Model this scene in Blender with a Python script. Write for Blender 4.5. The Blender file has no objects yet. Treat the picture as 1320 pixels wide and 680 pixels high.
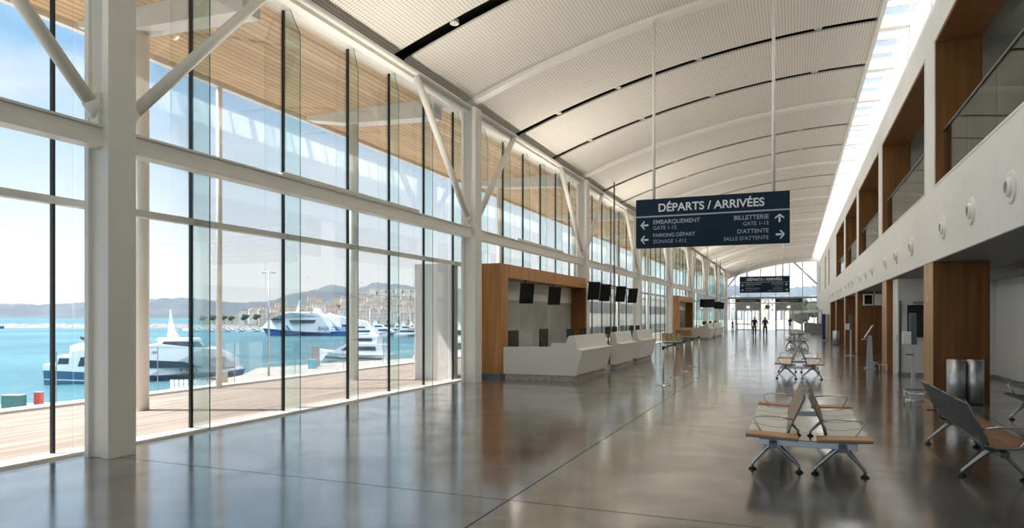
import bpy, bmesh, math, random
from math import sin, cos, pi, radians as R
from mathutils import Vector, Matrix
random.seed(7)
SC = bpy.context.scene
COL = SC.collection

# ------------------------------------------------------------------ camera
F = 888.0                                  # focal length in pixels of the 1320x680 frame
EYE = 1.8
YAW = R(22.3)
CS, SN = cos(YAW), sin(YAW)
cam = bpy.data.cameras.new('camera'); co = bpy.data.objects.new('camera', cam); COL.objects.link(co)
cam.sensor_width = 36; cam.lens = 36 * F / 1320; cam.shift_y = 68 / 1320
cam.clip_start = .05; cam.clip_end = 20000
co.location = (0, 0, EYE); co.rotation_euler = (R(90), 0, YAW)
SC.camera = co

# ------------------------------------------------------------------ light
SUN = 2.1
SKY = 1.0
ADDED_UPLIGHT = 84.  # power of the added ceiling fill fixtures
SPOTLIGHT = 38.
SC.view_settings.view_transform = 'Standard'; SC.view_settings.look = 'None'
SC.view_settings.gamma = 1; SC.view_settings.use_curve_mapping = False
SC.view_settings.exposure = 2.05
SC.cycles.transparent_max_bounces = 96
SC.cycles.max_bounces = 14; SC.cycles.diffuse_bounces = 7; SC.cycles.glossy_bounces = 5
SC.cycles.sample_clamp_indirect = 6
SC.cycles.caustics_reflective = False; SC.cycles.caustics_refractive = False
sl = bpy.data.lights.new('sun', 'SUN'); sl.energy = SUN; sl.angle = R(.6); sl.color = (1, .93, .84)
so = bpy.data.objects.new('sun', sl); COL.objects.link(so)
sdir = Vector((.925, .38, -1.39)).normalized()            # travels from the sea side into the hall
so.rotation_euler = sdir.to_track_quat('-Z', 'Y').to_euler()

w = bpy.data.worlds.new('sky'); SC.world = w; w.use_nodes = True
nt = w.node_tree; nt.nodes.clear()
def N(t, **k):
    n = nt.nodes.new(t)
    for a, b in k.items(): setattr(n, a, b)
    return n
out = N('ShaderNodeOutputWorld'); bg = N('ShaderNodeBackground'); bg.inputs[1].default_value = SKY
tc = N('ShaderNodeTexCoord'); sx = N('ShaderNodeSeparateXYZ'); rp = N('ShaderNodeValToRGB')
nt.links.new(tc.outputs['Generated'], sx.inputs[0]); nt.links.new(sx.outputs['Z'], rp.inputs[0])
e = rp.color_ramp.elements
e[0].position = 0; e[0].color = (.29, .295, .30, 1); e[1].position = 1; e[1].color = (.60, .68, .80, 1)
for p, c in ((.08, (.275, .288, .30, 1)), (.20, (.18, .228, .275, 1)), (.32, (.092, .162, .24, 1)), (.42, (.12, .20, .30, 1)), (.50, (.50, .58, .72, 1)), (.8, (.65, .72, .84, 1))):
    q = e.new(p); q.color = c
mp = N('ShaderNodeMapping'); mp.inputs['Scale'].default_value = (2, 2, 7)
nz = N('ShaderNodeTexNoise'); nz.inputs['Scale'].default_value = 1.7; nz.inputs['Detail'].default_value = 5; nz.inputs['Roughness'].default_value = .55
cr = N('ShaderNodeValToRGB'); cr.color_ramp.elements[0].position = .50; cr.color_ramp.elements[1].position = .78
cr.color_ramp.elements[1].color = (.8, .8, .8, 1)
mx = N('ShaderNodeMixRGB'); mx.inputs[2].default_value = (.265, .272, .282, 1)
nt.links.new(tc.outputs['Generated'], mp.inputs[0]); nt.links.new(mp.outputs[0], nz.inputs['Vector'])
nt.links.new(nz.outputs['Fac'], cr.inputs[0]); nt.links.new(cr.outputs[0], mx.inputs[0]); nt.links.new(rp.outputs[0], mx.inputs[1])
nt.links.new(mx.outputs[0], bg.inputs[0]); nt.links.new(bg.outputs[0], out.inputs[0])

# ------------------------------------------------------------------ materials
def mat(name, c, rough=.5, metal=0, var=.06, scale=3., spec=.5, bump=0, bscale=30, emit=None):
    m = bpy.data.materials.new(name); m.use_nodes = True; t = m.node_tree; b = t.nodes['Principled BSDF']
    b.inputs['Roughness'].default_value = rough; b.inputs['Metallic'].default_value = metal
    b.inputs['Specular IOR Level'].default_value = spec
    tc = t.nodes.new('ShaderNodeTexCoord'); n = t.nodes.new('ShaderNodeTexNoise'); n.inputs['Scale'].default_value = scale; n.inputs['Detail'].default_value = 4
    r = t.nodes.new('ShaderNodeValToRGB')
    r.color_ramp.elements[0].position = .3; r.color_ramp.elements[1].position = .7
    r.color_ramp.elements[0].color = tuple(x * (1 - var) for x in c) + (1,)
    r.color_ramp.elements[1].color = tuple(min(1, x * (1 + var)) for x in c) + (1,)
    t.links.new(tc.outputs['Object'], n.inputs['Vector']); t.links.new(n.outputs['Fac'], r.inputs[0]); t.links.new(r.outputs[0], b.inputs['Base Color'])
    if bump:
        n2 = t.nodes.new('ShaderNodeTexNoise'); n2.inputs['Scale'].default_value = bscale
        bp = t.nodes.new('ShaderNodeBump'); bp.inputs['Strength'].default_value = bump
        t.links.new(tc.outputs['Object'], n2.inputs['Vector']); t.links.new(n2.outputs['Fac'], bp.inputs['Height']); t.links.new(bp.outputs[0], b.inputs['Normal'])
    if emit:
        b.inputs['Emission Color'].default_value = emit[:3] + (1,); b.inputs['Emission Strength'].default_value = emit[3]
    return m

def glass(name, tint, refl=.5):
    m = bpy.data.materials.new(name); m.use_nodes = True; t = m.node_tree; t.nodes.clear()
    o = t.nodes.new('ShaderNodeOutputMaterial'); tr = t.nodes.new('ShaderNodeBsdfTransparent'); tr.inputs[0].default_value = tint + (1,)
    g = t.nodes.new('ShaderNodeBsdfGlossy'); g.inputs['Roughness'].default_value = .02
    f = t.nodes.new('ShaderNodeFresnel'); f.inputs[0].default_value = 1.45
    k = t.nodes.new('ShaderNodeMath'); k.operation = 'MULTIPLY'; k.inputs[1].default_value = refl
    mx = t.nodes.new('ShaderNodeMixShader')
    t.links.new(f.outputs[0], k.inputs[0]); t.links.new(k.outputs[0], mx.inputs[0]); t.links.new(tr.outputs[0], mx.inputs[1]); t.links.new(g.outputs[0], mx.inputs[2]); t.links.new(mx.outputs[0], o.inputs[0])
    return m

def wood(name, c, axis='Z', scale=1., rough=.45, plank=0, lo=.72, hi=1.2, gap=.12):
    """streaked veneer; grain runs along the axis; plank = board width for dark joints"""
    m = bpy.data.materials.new(name); m.use_nodes = True; t = m.node_tree; b = t.nodes['Principled BSDF']; b.inputs['Roughness'].default_value = rough
    b.inputs['Specular IOR Level'].default_value = .3
    tc = t.nodes.new('ShaderNodeTexCoord'); mp = t.nodes.new('ShaderNodeMapping')
    s = [9 * scale] * 3; s['XYZ'.index(axis)] = .5 * scale
    mp.inputs['Scale'].default_value = s
    n = t.nodes.new('ShaderNodeTexNoise'); n.inputs['Scale'].default_value = 1; n.inputs['Detail'].default_value = 6
    r = t.nodes.new('ShaderNodeValToRGB'); r.color_ramp.elements[0].position = .3; r.color_ramp.elements[1].position = .72
    r.color_ramp.elements[0].color = tuple(x * lo for x in c) + (1,); r.color_ramp.elements[1].color = tuple(min(1, x * hi) for x in c) + (1,)
    t.links.new(tc.outputs['Object'], mp.inputs[0]); t.links.new(mp.outputs[0], n.inputs['Vector']); t.links.new(n.outputs['Fac'], r.inputs[0])
    col = r.outputs[0]
    if plank:
        sp = t.nodes.new('ShaderNodeSeparateXYZ'); t.links.new(tc.outputs['Object'], sp.inputs[0])
        d = t.nodes.new('ShaderNodeMath'); d.operation = 'DIVIDE'; d.inputs[1].default_value = plank
        t.links.new(sp.outputs['X'], d.inputs[0])
        fr = t.nodes.new('ShaderNodeMath'); fr.operation = 'FRACT'; t.links.new(d.outputs[0], fr.inputs[0])
        lt = t.nodes.new('ShaderNodeMath'); lt.operation = 'LESS_THAN'; lt.inputs[1].default_value = gap; t.links.new(fr.outputs[0], lt.inputs[0])
        fl = t.nodes.new('ShaderNodeMath'); fl.operation = 'FLOOR'; t.links.new(d.outputs[0], fl.inputs[0])
        wn = t.nodes.new('ShaderNodeTexWhiteNoise'); wn.noise_dimensions = '1D'; t.links.new(fl.outputs[0], wn.inputs['W'])
        hs = t.nodes.new('ShaderNodeMapRange'); hs.inputs[3].default_value = .82; hs.inputs[4].default_value = 1.12; t.links.new(wn.outputs['Value'], hs.inputs[0])
        mm = t.nodes.new('ShaderNodeMixRGB'); mm.blend_type = 'MULTIPLY'; mm.inputs[0].default_value = 1
        t.links.new(col, mm.inputs[1]); t.links.new(hs.outputs[0], mm.inputs[2])
        m2 = t.nodes.new('ShaderNodeMixRGB'); m2.inputs[2].default_value = tuple(x * .45 for x in c) + (1,)
        t.links.new(lt.outputs[0], m2.inputs[0]); t.links.new(mm.outputs[0], m2.inputs[1]); col = m2.outputs[0]
    t.links.new(col, b.inputs['Base Color'])
    return m

M = dict(
    white=mat('white_paint', (.88, .85, .80), .45, var=.02),
    steel_white=mat('white_painted_steel', (.84, .81, .75), .4, var=.02),
    wall_white=mat('wall_white', (.87, .86, .84), .55, var=.02),
    wall_grey=mat('gallery_grey', (.42, .43, .41), .6, var=.05),
    soffit=mat('soffit_grey', (.33, .34, .34), .6, var=.03),
    dark=mat('roof_void', (.035, .035, .033), .8),
    black=mat('black_metal', (.012, .014, .015), .4),
    screen=mat('black_screen', (.012, .013, .014), .18),
    navy=mat('navy_sign', (.006, .022, .045), .6, spec=.2),
    letter=mat('sign_letter', (.72, .77, .82), .5, var=.01),
    letter2=mat('sign_letter_pale', (.36, .42, .48), .5, var=.01),
    chrome=mat('chrome', (.62, .63, .64), .22, 1, var=.03),
    alu=mat('cast_aluminium', (.45, .48, .50), .35, 1, var=.05),
    steel_dark=mat('dark_steel', (.14, .16, .17), .35, .7),
    brushed=mat('brushed_steel', (.62, .66, .69), .42, 1, var=.1, scale=12),
    rubber=mat('rubber_foot', (.012, .012, .012), .6),
    seatp=mat('pale_perforated_seat', (.72, .70, .64), .5, .0, var=.12, scale=60, bump=.2, bscale=150),
    seatb=mat('blue_grey_perforated_back', (.028, .043, .062), .55, .0, var=.2, scale=80, bump=.2, bscale=150),
    oak=wood('oak_veneer', (.56, .27, .10), 'Z'),
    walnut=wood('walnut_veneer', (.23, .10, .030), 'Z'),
    walnut_lit=wood('walnut_lit_tone', (.52, .30, .14), 'Z'),  # paler walnut: light on the hall-side faces put into the colour
    tablewood=wood('seat_plywood', (.55, .31, .15), 'X', 2),
    backwood=wood('back_plywood', (.42, .30, .19), 'Z', 2),
    seatwood=wood('amber_plywood', (.30, .13, .045), 'X', 2),
    stone=mat('plinth_stone', (.42, .40, .37), .5, var=.25, scale=9),
    solid=mat('white_solid_surface', (.82, .80, .75), .3, var=.01),
    panelglass=mat('back_painted_glass', (.46, .47, .44), .1, var=.12, scale=1.2),
    pane=glass('window_glass', (.975, .985, .985), .38),
    fin=glass('fin_glass', (.91, .97, .955), .45),
    finedge=mat('glass_edge', (.05, .13, .12), .3),
    rail=glass('balustrade_glass', (.86, .92, .90), .9),
    railclear=glass('clear_railing_glass', (.975, .985, .985), .15),
    mull=mat('black_mullion', (.012, .016, .017), .35),
    sill=mat('white_sill', (.85, .84, .80), .4),
    hull=mat('hull_blue', (.03, .13, .22), .35),
    hull2=mat('hull_royal', (.012, .13, .36), .35),
    boat=mat('boat_white', (.86, .86, .86), .35, var=.03),
    boatglass=mat('boat_window', (.03, .06, .08), .15),
    cloth=mat('dark_clothes', (.02, .02, .024), .8),
    skin=mat('skin', (.35, .20, .14), .6),
    hair=mat('dark_hair', (.02, .015, .012), .7),
    rock=mat('rock', (.22, .20, .18), .9, var=.3, scale=.4),
    quay=mat('quay_concrete', (.38, .345, .30), .8, var=.12, scale=.4),
    hill_hazed=mat('far_hill_haze', (.088, .11, .128), 1, var=.18, scale=.004),  # bluish grey: distance haze put into the base colour
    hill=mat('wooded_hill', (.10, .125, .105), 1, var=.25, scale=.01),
    tree=mat('tree_green', (.055, .068, .045), 1, var=.4, scale=.5),
    h1=mat('house_pink', (.82, .64, .55), .9, var=.05), h2=mat('house_cream', (.85, .79, .70), .9, var=.05),
    h3=mat('house_ochre', (.80, .68, .56), .9, var=.05), roof=mat('roof_tile', (.58, .47, .40), .9, var=.15),
    hwin=mat('house_window', (.16, .15, .14), .5),
    red=mat('red_plastic', (.55, .07, .05), .5), green=mat('green_crate', (.05, .17, .16), .6),
    cyan=mat('cyan_box', (.12, .45, .55), .5), sand=mat('beige_box', (.45, .36, .25), .7),
    lamp=mat('lamp_lens', (.9, .9, .85), .3, emit=(1, .92, .8, 6.)),
    lampoff=mat('spot_lens', (.55, .55, .52), .2),
    bannerb=mat('blue_banner', (.02, .06, .13), .6), bannerw=mat('pale_banner', (.6, .52, .42), .6),
)
# perforated ceiling panels
def perforated():
    m = mat('perforated_ceiling', (.86, .82, .75), .6, var=.02)
    t = m.node_tree; b = t.nodes['Principled BSDF']; src = b.inputs['Base Color'].links[0].from_socket
    tc = t.nodes.new('ShaderNodeTexCoord'); v = t.nodes.new('ShaderNodeTexVoronoi'); v.inputs['Scale'].default_value = 13; v.inputs['Randomness'].default_value = 0
    v.voronoi_dimensions = '2D'
    t.links.new(tc.outputs['Object'], v.inputs['Vector'])
    r = t.nodes.new('ShaderNodeMath'); r.operation = 'LESS_THAN'; r.inputs[1].default_value = .30
    t.links.new(v.outputs['Distance'], r.inputs[0])
    x = t.nodes.new('ShaderNodeMixRGB'); x.inputs[2].default_value = (.52, .49, .44, 1)
    t.links.new(r.outputs[0], x.inputs[0]); t.links.new(src, x.inputs[1]); t.links.new(x.outputs[0], b.inputs['Base Color'])
    return m
M['perf'] = perforated()
# polished concrete with saw-cut joints
def concrete():
    m = bpy.data.materials.new('polished_concrete'); m.use_nodes = True; t = m.node_tree; b = t.nodes['Principled BSDF']
    tc = t.nodes.new('ShaderNodeTexCoord')
    def noise(s, d, det=6):
        n = t.nodes.new('ShaderNodeTexNoise'); n.inputs['Scale'].default_value = s; n.inputs['Detail'].default_value = det; n.inputs['Distortion'].default_value = d
        t.links.new(tc.outputs['Object'], n.inputs['Vector']); return n.outputs['Fac']
    r = t.nodes.new('ShaderNodeValToRGB'); r.color_ramp.elements[0].position = .32; r.color_ramp.elements[1].position = .72
    r.color_ramp.elements[0].color = (.085, .079, .068, 1); r.color_ramp.elements[1].color = (.205, .192, .168, 1)
    t.links.new(noise(.55, 1.2, 9), r.inputs[0])
    r2 = t.nodes.new('ShaderNodeMapRange'); r2.inputs[1].default_value = .3; r2.inputs[2].default_value = .7; r2.inputs[3].default_value = .12; r2.inputs[4].default_value = .24
    t.links.new(noise(1.1, .8), r2.inputs[0]); t.links.new(r2.outputs[0], b.inputs['Roughness'])
    sp = t.nodes.new('ShaderNodeSeparateXYZ'); t.links.new(tc.outputs['Object'], sp.inputs[0])
    def line(ax, off, per, wd=.014):
        a = t.nodes.new('ShaderNodeMath'); a.operation = 'SUBTRACT'; a.inputs[1].default_value = off; t.links.new(sp.outputs[ax], a.inputs[0])
        p = t.nodes.new('ShaderNodeMath'); p.operation = 'PINGPONG'; p.inputs[1].default_value = per / 2; t.links.new(a.outputs[0], p.inputs[0])
        l = t.nodes.new('ShaderNodeMath'); l.operation = 'LESS_THAN'; l.inputs[1].default_value = wd / 2; t.links.new(p.outputs[0], l.inputs[0]); return l.outputs[0]
    mxx = t.nodes.new('ShaderNodeMath'); mxx.operation = 'MAXIMUM'
    t.links.new(line('X', -2.6, 5.8), mxx.inputs[0]); t.links.new(line('Y', 6.25, 5.4), mxx.inputs[1])
    mm = t.nodes.new('ShaderNodeMixRGB'); mm.inputs[2].default_value = (.02, .02, .018, 1)
    t.links.new(mxx.outputs[0], mm.inputs[0]); t.links.new(r.outputs[0], mm.inputs[1]); t.links.new(mm.outputs[0], b.inputs['Base Color'])
    cw = t.nodes.new('ShaderNodeMapRange'); cw.inputs[1].default_value = .35; cw.inputs[2].default_value = .62; cw.inputs[3].default_value = .6; cw.inputs[4].default_value = 1.
    t.links.new(noise(.8, 1.6, 8), cw.inputs[0])
    inv = t.nodes.new('ShaderNodeMath'); inv.operation = 'SUBTRACT'; inv.inputs[0].default_value = 1; t.links.new(mxx.outputs[0], inv.inputs[1])
    cm = t.nodes.new('ShaderNodeMath'); cm.operation = 'MULTIPLY'; t.links.new(inv.outputs[0], cm.inputs[0]); t.links.new(cw.outputs[0], cm.inputs[1]); t.links.new(cm.outputs[0], b.inputs['Coat Weight'])
    sm = t.nodes.new('ShaderNodeMath'); sm.operation = 'MULTIPLY'; sm.inputs[1].default_value = .5; t.links.new(inv.outputs[0], sm.inputs[0]); t.links.new(sm.outputs[0], b.inputs['Specular IOR Level'])
    b.inputs['Coat IOR'].default_value = 2.15; b.inputs['Coat Roughness'].default_value = .13
    bp = t.nodes.new('ShaderNodeBump'); bp.inputs['Strength'].default_value = .035; bp.inputs['Distance'].default_value = .05
    t.links.new(noise(3, .5, 3), bp.inputs['Height']); t.links.new(bp.outputs[0], b.inputs['Normal'])
    return m
M['concrete'] = concrete()
M['deck'] = wood('bleached_deck', (.40, .335, .285), 'Y', .8, .8, plank=.15)
M['slats'] = wood('slatted_larch_soffit', (.80, .53, .29), 'Y', .8, .6, plank=.2, lo=.9, hi=1.08, gap=.2)
def sea():
    m = bpy.data.materials.new('harbour_water'); m.use_nodes = True; t = m.node_tree; b = t.nodes['Principled BSDF']
    tc = t.nodes.new('ShaderNodeTexCoord'); n = t.nodes.new('ShaderNodeTexNoise'); n.inputs['Scale'].default_value = .02; n.inputs['Detail'].default_value = 8
    r = t.nodes.new('ShaderNodeValToRGB'); r.color_ramp.elements[0].color = (.034, .122, .152, 1); r.color_ramp.elements[1].color = (.075, .20, .235, 1)
    r.color_ramp.elements[0].position = .35; r.color_ramp.elements[1].position = .65
    t.links.new(tc.outputs['Object'], n.inputs['Vector']); t.links.new(n.outputs['Fac'], r.inputs[0]); t.links.new(r.outputs[0], b.inputs['Base Color'])
    b.inputs['Roughness'].default_value = .35; b.inputs['Specular IOR Level'].default_value = .18
    n2 = t.nodes.new('ShaderNodeTexNoise'); n2.inputs['Scale'].default_value = .8; n2.inputs['Detail'].default_value = 6
    bp = t.nodes.new('ShaderNodeBump'); bp.inputs['Strength'].default_value = .9; bp.inputs['Distance'].default_value = .4
    t.links.new(tc.outputs['Object'], n2.inputs['Vector']); t.links.new(n2.outputs['Fac'], bp.inputs['Height']); t.links.new(bp.outputs[0], b.inputs['Normal'])
    return m
M['sea'] = sea()

# ------------------------------------------------------------------ helpers
class MB:
    """collects shapes into one mesh"""
    def __init__(s): s.v = []; s.f = []; s.mi = []; s.sm = []; s.k = 0; s.smooth = False
    def raw(s, vs, fs, smooth=None):
        b = len(s.v); s.v += [tuple(v) for v in vs]; s.f += [tuple(b + i for i in f) for f in fs]
        s.mi += [s.k] * len(fs); s.sm += [s.smooth if smooth is None else smooth] * len(fs); return s
    def box(s, x0, y0, z0, x1, y1, z1):
        x0, x1 = sorted((x0, x1)); y0, y1 = sorted((y0, y1)); z0, z1 = sorted((z0, z1))
        return s.raw([(x0, y0, z0), (x1, y0, z0), (x1, y1, z0), (x0, y1, z0), (x0, y0, z1), (x1, y0, z1), (x1, y1, z1), (x0, y1, z1)],
                     [(3, 2, 1, 0), (4, 5, 6, 7), (0, 1, 5, 4), (1, 2, 6, 5), (2, 3, 7, 6), (3, 0, 4, 7)])
    def obox(s, c, X, Y, Z):
        """oriented box: centre and three half-axis vectors"""
        c = Vector(c); X = Vector(X); Y = Vector(Y); Z = Vector(Z); vs = []
        for k in (-1, 1):
            for j, i in ((-1, -1), (-1, 1), (1, 1), (1, -1)): vs.append(c + X * i + Y * j + Z * k)
        return s.raw(vs, [(3, 2, 1, 0), (4, 5, 6, 7), (0, 1, 5, 4), (1, 2, 6, 5), (2, 3, 7, 6), (3, 0, 4, 7)])
    def bar(s, a, b, wd, h, up=(0, 0, 1)):
        a = Vector(a); b = Vector(b); d = b - a; u = Vector(up); sd = d.cross(u).normalized(); u = sd.cross(d).normalized()
        return s.obox((a + b) / 2, d / 2, sd * wd / 2, u * h / 2)
    def prism(s, pts, axis, a, b):
        """polygon pts extruded along axis between a and b. axis X: pts=(y,z); Y: (x,z); Z: (x,y)"""
        def P(p, q): return (q, p[0], p[1]) if axis == 'X' else (p[0], q, p[1]) if axis == 'Y' else (p[0], p[1], q)
        n = len(pts); vs = [P(p, a) for p in pts] + [P(p, b) for p in pts]
        return s.raw(vs, [tuple(range(n))[::-1], tuple(range(n, 2 * n))] + [(i, (i + 1) % n, n + (i + 1) % n, n + i) for i in range(n)])
    def tube(s, pts, r, seg=10, closed=False):
        pts = [Vector(p) for p in pts]; n = len(pts); rs = r if isinstance(r, (list, tuple)) else [r] * n
        vs = []; up = None
        for i, p in enumerate(pts):
            if closed: d = (pts[(i + 1) % n] - pts[i - 1]).normalized()
            else: d = ((pts[min(i + 1, n - 1)] - pts[max(i - 1, 0)])).normalized()
            if up is None:
                up = Vector((0, 0, 1)) if abs(d.z) < .9 else Vector((1, 0, 0))
            sd = d.cross(up).normalized(); up = sd.cross(d).normalized()
            for j in range(seg):
                a = 2 * pi * j / seg; vs.append(p + (sd * cos(a) + up * sin(a)) * rs[i])
        fs = []
        for i in range(n if closed else n - 1):
            for j in range(seg):
                q = (i + 1) % n
                fs.append((i * seg + j, i * seg + (j + 1) % seg, q * seg + (j + 1) % seg, q * seg + j))
        s.raw(vs, fs, True)
        if not closed:
            b = len(s.v) - len(vs)
            s.f += [tuple(b + j for j in range(seg))[::-1], tuple(b + (n - 1) * seg + j for j in range(seg))]; s.mi += [s.k] * 2; s.sm += [False] * 2
        return s
    def cyl(s, x, y, z0, z1, r, r2=None, seg=24): return s.tube([(x, y, z0), (x, y, z1)], [r, r if r2 is None else r2], seg)
    def lathe(s, prof, c=(0, 0, 0), axis='Z', seg=24):
        """prof list of (r, h)"""
        vs = []; n = len(prof)
        for r, h in prof:
            for j in range(seg):
                a = 2 * pi * j / seg; p = (r * cos(a), r * sin(a), h)
                if axis == 'X': p = (h, r * cos(a), r * sin(a))
                vs.append((c[0] + p[0], c[1] + p[1], c[2] + p[2]))
        return s.raw(vs, [(i * seg + j, i * seg + (j + 1) % seg, (i + 1) * seg + (j + 1) % seg, (i + 1) * seg + j) for i in range(n - 1) for j in range(seg)], True)
    def build(s, name, m, parent=None, bevel=0, loc=None, kind=None):
        me = bpy.data.meshes.new(name); me.from_pydata(s.v, [], s.f)
        for x in (m if isinstance(m, (list, tuple)) else [m]): me.materials.append(x)
        me.polygons.foreach_set('material_index', s.mi); me.polygons.foreach_set('use_smooth', s.sm)
        bm = bmesh.new(); bm.from_mesh(me); bmesh.ops.recalc_face_normals(bm, faces=bm.faces); bm.to_mesh(me); bm.free()
        o = bpy.data.objects.new(name, me); COL.objects.link(o)
        if parent: o.parent = parent
        if loc: o.location = loc
        if bevel:
            b = o.modifiers.new('b', 'BEVEL'); b.width = bevel; b.segments = 2; b.limit_method = 'ANGLE'
        if kind: o['kind'] = kind
        return o
def tag(o, label, cat, group=None, kind=None):
    o['label'] = label; o['category'] = cat
    if group: o['group'] = group
    if kind: o['kind'] = kind
    return o
def empty(name, loc=(0, 0, 0), rz=0, kind=None):
    o = bpy.data.objects.new(name, None); COL.objects.link(o); o.location = loc; o.rotation_euler = (0, 0, rz); o.empty_display_size = .1
    if kind: o['kind'] = kind
    return o
KIDS = {}
def copy_tree(o, parent=None, loc=None, rz=None, sc=None):
    c = o.copy(); COL.objects.link(c); c.parent = parent
    if loc is not None: c.location = loc
    if rz is not None: c.rotation_euler = (0, 0, rz)
    if sc is not None: c.scale = sc
    for ch in list(o.children): copy_tree(ch, c)
    return c
def text(body, size, parent, loc, m, name='lettering', rot=(R(90), 0, 0), align='LEFT', bold=0., ext=.004):
    cu = bpy.data.curves.new(name, 'FONT'); cu.body = body; cu.size = size; cu.align_x = align; cu.extrude = ext; cu.offset = bold
    cu.materials.append(m); o = bpy.data.objects.new(name, cu); COL.objects.link(o); o.location = loc; o.rotation_euler = rot
    me = bpy.data.meshes.new_from_object(o); me.materials.clear(); me.materials.append(m)
    q = bpy.data.objects.new(name, me); COL.objects.link(q); q.location = loc; q.rotation_euler = rot; bpy.data.objects.remove(o); o = q
    if parent: o.parent = parent
    return o
def gp(u, t, z=0):
    """place on the ground plan: bearing given by the photo column u, t metres ahead of the camera"""
    a = (u - 660) / F
    return Vector(((-SN + a * CS) * t, (CS + a * SN) * t, z))
def hgt(v, t): return EYE + (408 - v) / F * t
ORD = ['first', 'second', 'third', 'fourth', 'fifth', 'sixth', 'seventh', 'eighth', 'ninth', 'tenth', 'eleventh', 'twelfth', 'thirteenth', 'fourteenth', 'fifteenth', 'sixteenth', 'seventeenth', 'eighteenth', 'nineteenth', 'twentieth', 'twenty-first', 'twenty-second', 'twenty-third', 'twenty-fourth', 'twenty-fifth', 'twenty-sixth', 'twenty-seventh', 'twenty-eighth', 'twenty-ninth', 'thirtieth']

# ------------------------------------------------------------------ layout numbers (metres)
GX = -8.9          # glass line of the left wall
CXC = -8.2         # column line
WX = 2.77          # right wall plane
Y0, Y1 = -14.0, 100.0
CY = [6.3 + 10.8 * i for i in range(-1, 9)]
def ceil_z(x): return 9.72 - .0185 * (x - 2.2) ** 2

# ------------------------------------------------------------------ setting: floor, deck, sea
b = MB(); b.box(GX, Y0, -.25, 8.2, Y1, 0); b.build('floor', M['concrete'], kind='structure')
b = MB(); b.box(-13.7, Y0, -.3, GX, Y1 + 25, -.02); b.build('terrace_floor', M['deck'], kind='structure')
b = MB(); b.box(-14.15, Y0, -.4, -13.7, Y1, .03); b.box(-13.9, Y0, -5.2, -13.6, Y1, -.3); b.build('terrace_curb', M['sill'], kind='structure', bevel=.01)
b = MB(); b.box(GX - .06, Y0, -.02, GX + .26, Y1, .035); b.build('window_sill', M['sill'], kind='structure', bevel=.006)
b = MB(); b.raw([(-9000, -3000, -6), (9000, -3000, -6), (9000, 9000, -6), (-9000, 9000, -6)], [(0, 1, 2, 3)]); b.build('sea', M['sea'], kind='structure')
# forecourt ground beyond the end doors
b = MB(); b.box(-60, Y1, -.5, 60, 420, -.03); b.build('forecourt_ground', M['quay'], kind='structure')

# quay below the terrace
qp = [gp(-250, 40), gp(0, 52), gp(95, 54), gp(195, 60), gp(285, 73), gp(312, 78), gp(332, 89), gp(430, 99), gp(545, 111), gp(640, 150)]
pts = [(p.x, p.y) for p in qp] + [(-13.9, 120), (-13.9, -14)]
b = MB(); b.prism(pts, 'Z', -7, -4.8); b.build('quay_ground', M['quay'], kind='structure')

# ------------------------------------------------------------------ ceiling: perforated curved panels, ribs, dark voids
cl = empty('ceiling', kind='structure')
def curved(y0, y1, z_off, th, x0=-8.3, x1=2.05, n=28):
    vs = []; fs = []
    for i in range(n + 1):
        x = x0 + (x1 - x0) * i / n; z = ceil_z(x) + z_off
        vs += [(x, y0, z), (x, y1, z), (x, y1, z + th), (x, y0, z + th)]
    for i in range(n):
        a = 4 * i; c = a + 4
        fs += [(a, a + 1, c + 1, c), (a + 3, c + 3, c + 2, a + 2), (a, c, c + 3, a + 3), (a + 1, a + 2, c + 2, c + 1)]
    fs += [(0, 3, 2, 1), (4 * n, 4 * n + 1, 4 * n + 2, 4 * n + 3)]
    return vs, fs
edges = []
for yc in CY:
    edges += [yc, yc + 3.6, yc + 7.2]
edges.append(Y1 + 1)
gaps = []
for i in range(len(edges) - 1):
    a, c = edges[i], edges[i + 1]
    if a < Y0: a = Y0
    ga = .15 if i % 3 == 0 else (.22 if i in (5,) else .16); gc = .15 if (i + 1) % 3 == 0 else (.22 if i + 1 == 5 else .16)
    b = MB(); b.raw(*curved(a + ga, c - gc, 0, .05)); b.build('ceiling_panel', M['perf'], cl)
    if i % 3: gaps.append(a)
b = MB(); b.raw(*curved(Y0, edges[0] + 7.2 - 11, 0, .05)) if False else None
for yc in CY:
    b = MB(); b.raw(*curved(yc - .15, yc + .15, -.10, .3)); b.build('ceiling_rib', M['white'], cl)
# roof deck above the panels (dark void) and closures
b = MB(); b.raw(*curved(Y0 - .3, Y1 + .3, .42, .2, -8.95, 2.1)); b.build('roof_slab', M['dark'], cl)
b = MB(); b.box(2.06, Y0, 9.66, 2.16, Y1, 10.45); b.build('skylight_curb', M['white'], cl)
# skylight
sk = empty('window_40', kind='structure')
b = MB(); b.box(2.1, Y0, 10.32, 3.05, Y1, 10.34); b.build('skylight_pane', M['pane'], sk)
y = Y0 + .3; k = 0
while y < Y1:
    b = MB(); big = (k % 3 == 0); b.box(2.1, y - (.14 if big else .05), 10.02 if big else 10.16, 3.05, y + (.14 if big else .05), 10.31)
    b.build('skylight_beam', M['white'], sk); y += 1.2; k += 1

# eave steel along the top of the left wall
b = MB(); b.box(-8.42, Y0, 7.36, -8.22, Y1, 7.58); b.tube([(-8.18, Y0, 7.50), (-8.18, Y1, 7.50)], .07, 10)
b.box(-9.0, Y0, 7.55, -8.7, Y1, 7.75); b.build('trim_1', M['steel_white'], kind='structure')
b = MB(); b.box(-9.02, Y0, 7.72, -8.92, Y1, 8.6); b.build('trim_2', M['white'], kind='structure')
b = MB(); b.box(-8.7, Y0, 7.62, -8.42, Y1, 7.70); b.build('trim_3', M['soffit'], kind='structure')

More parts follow.
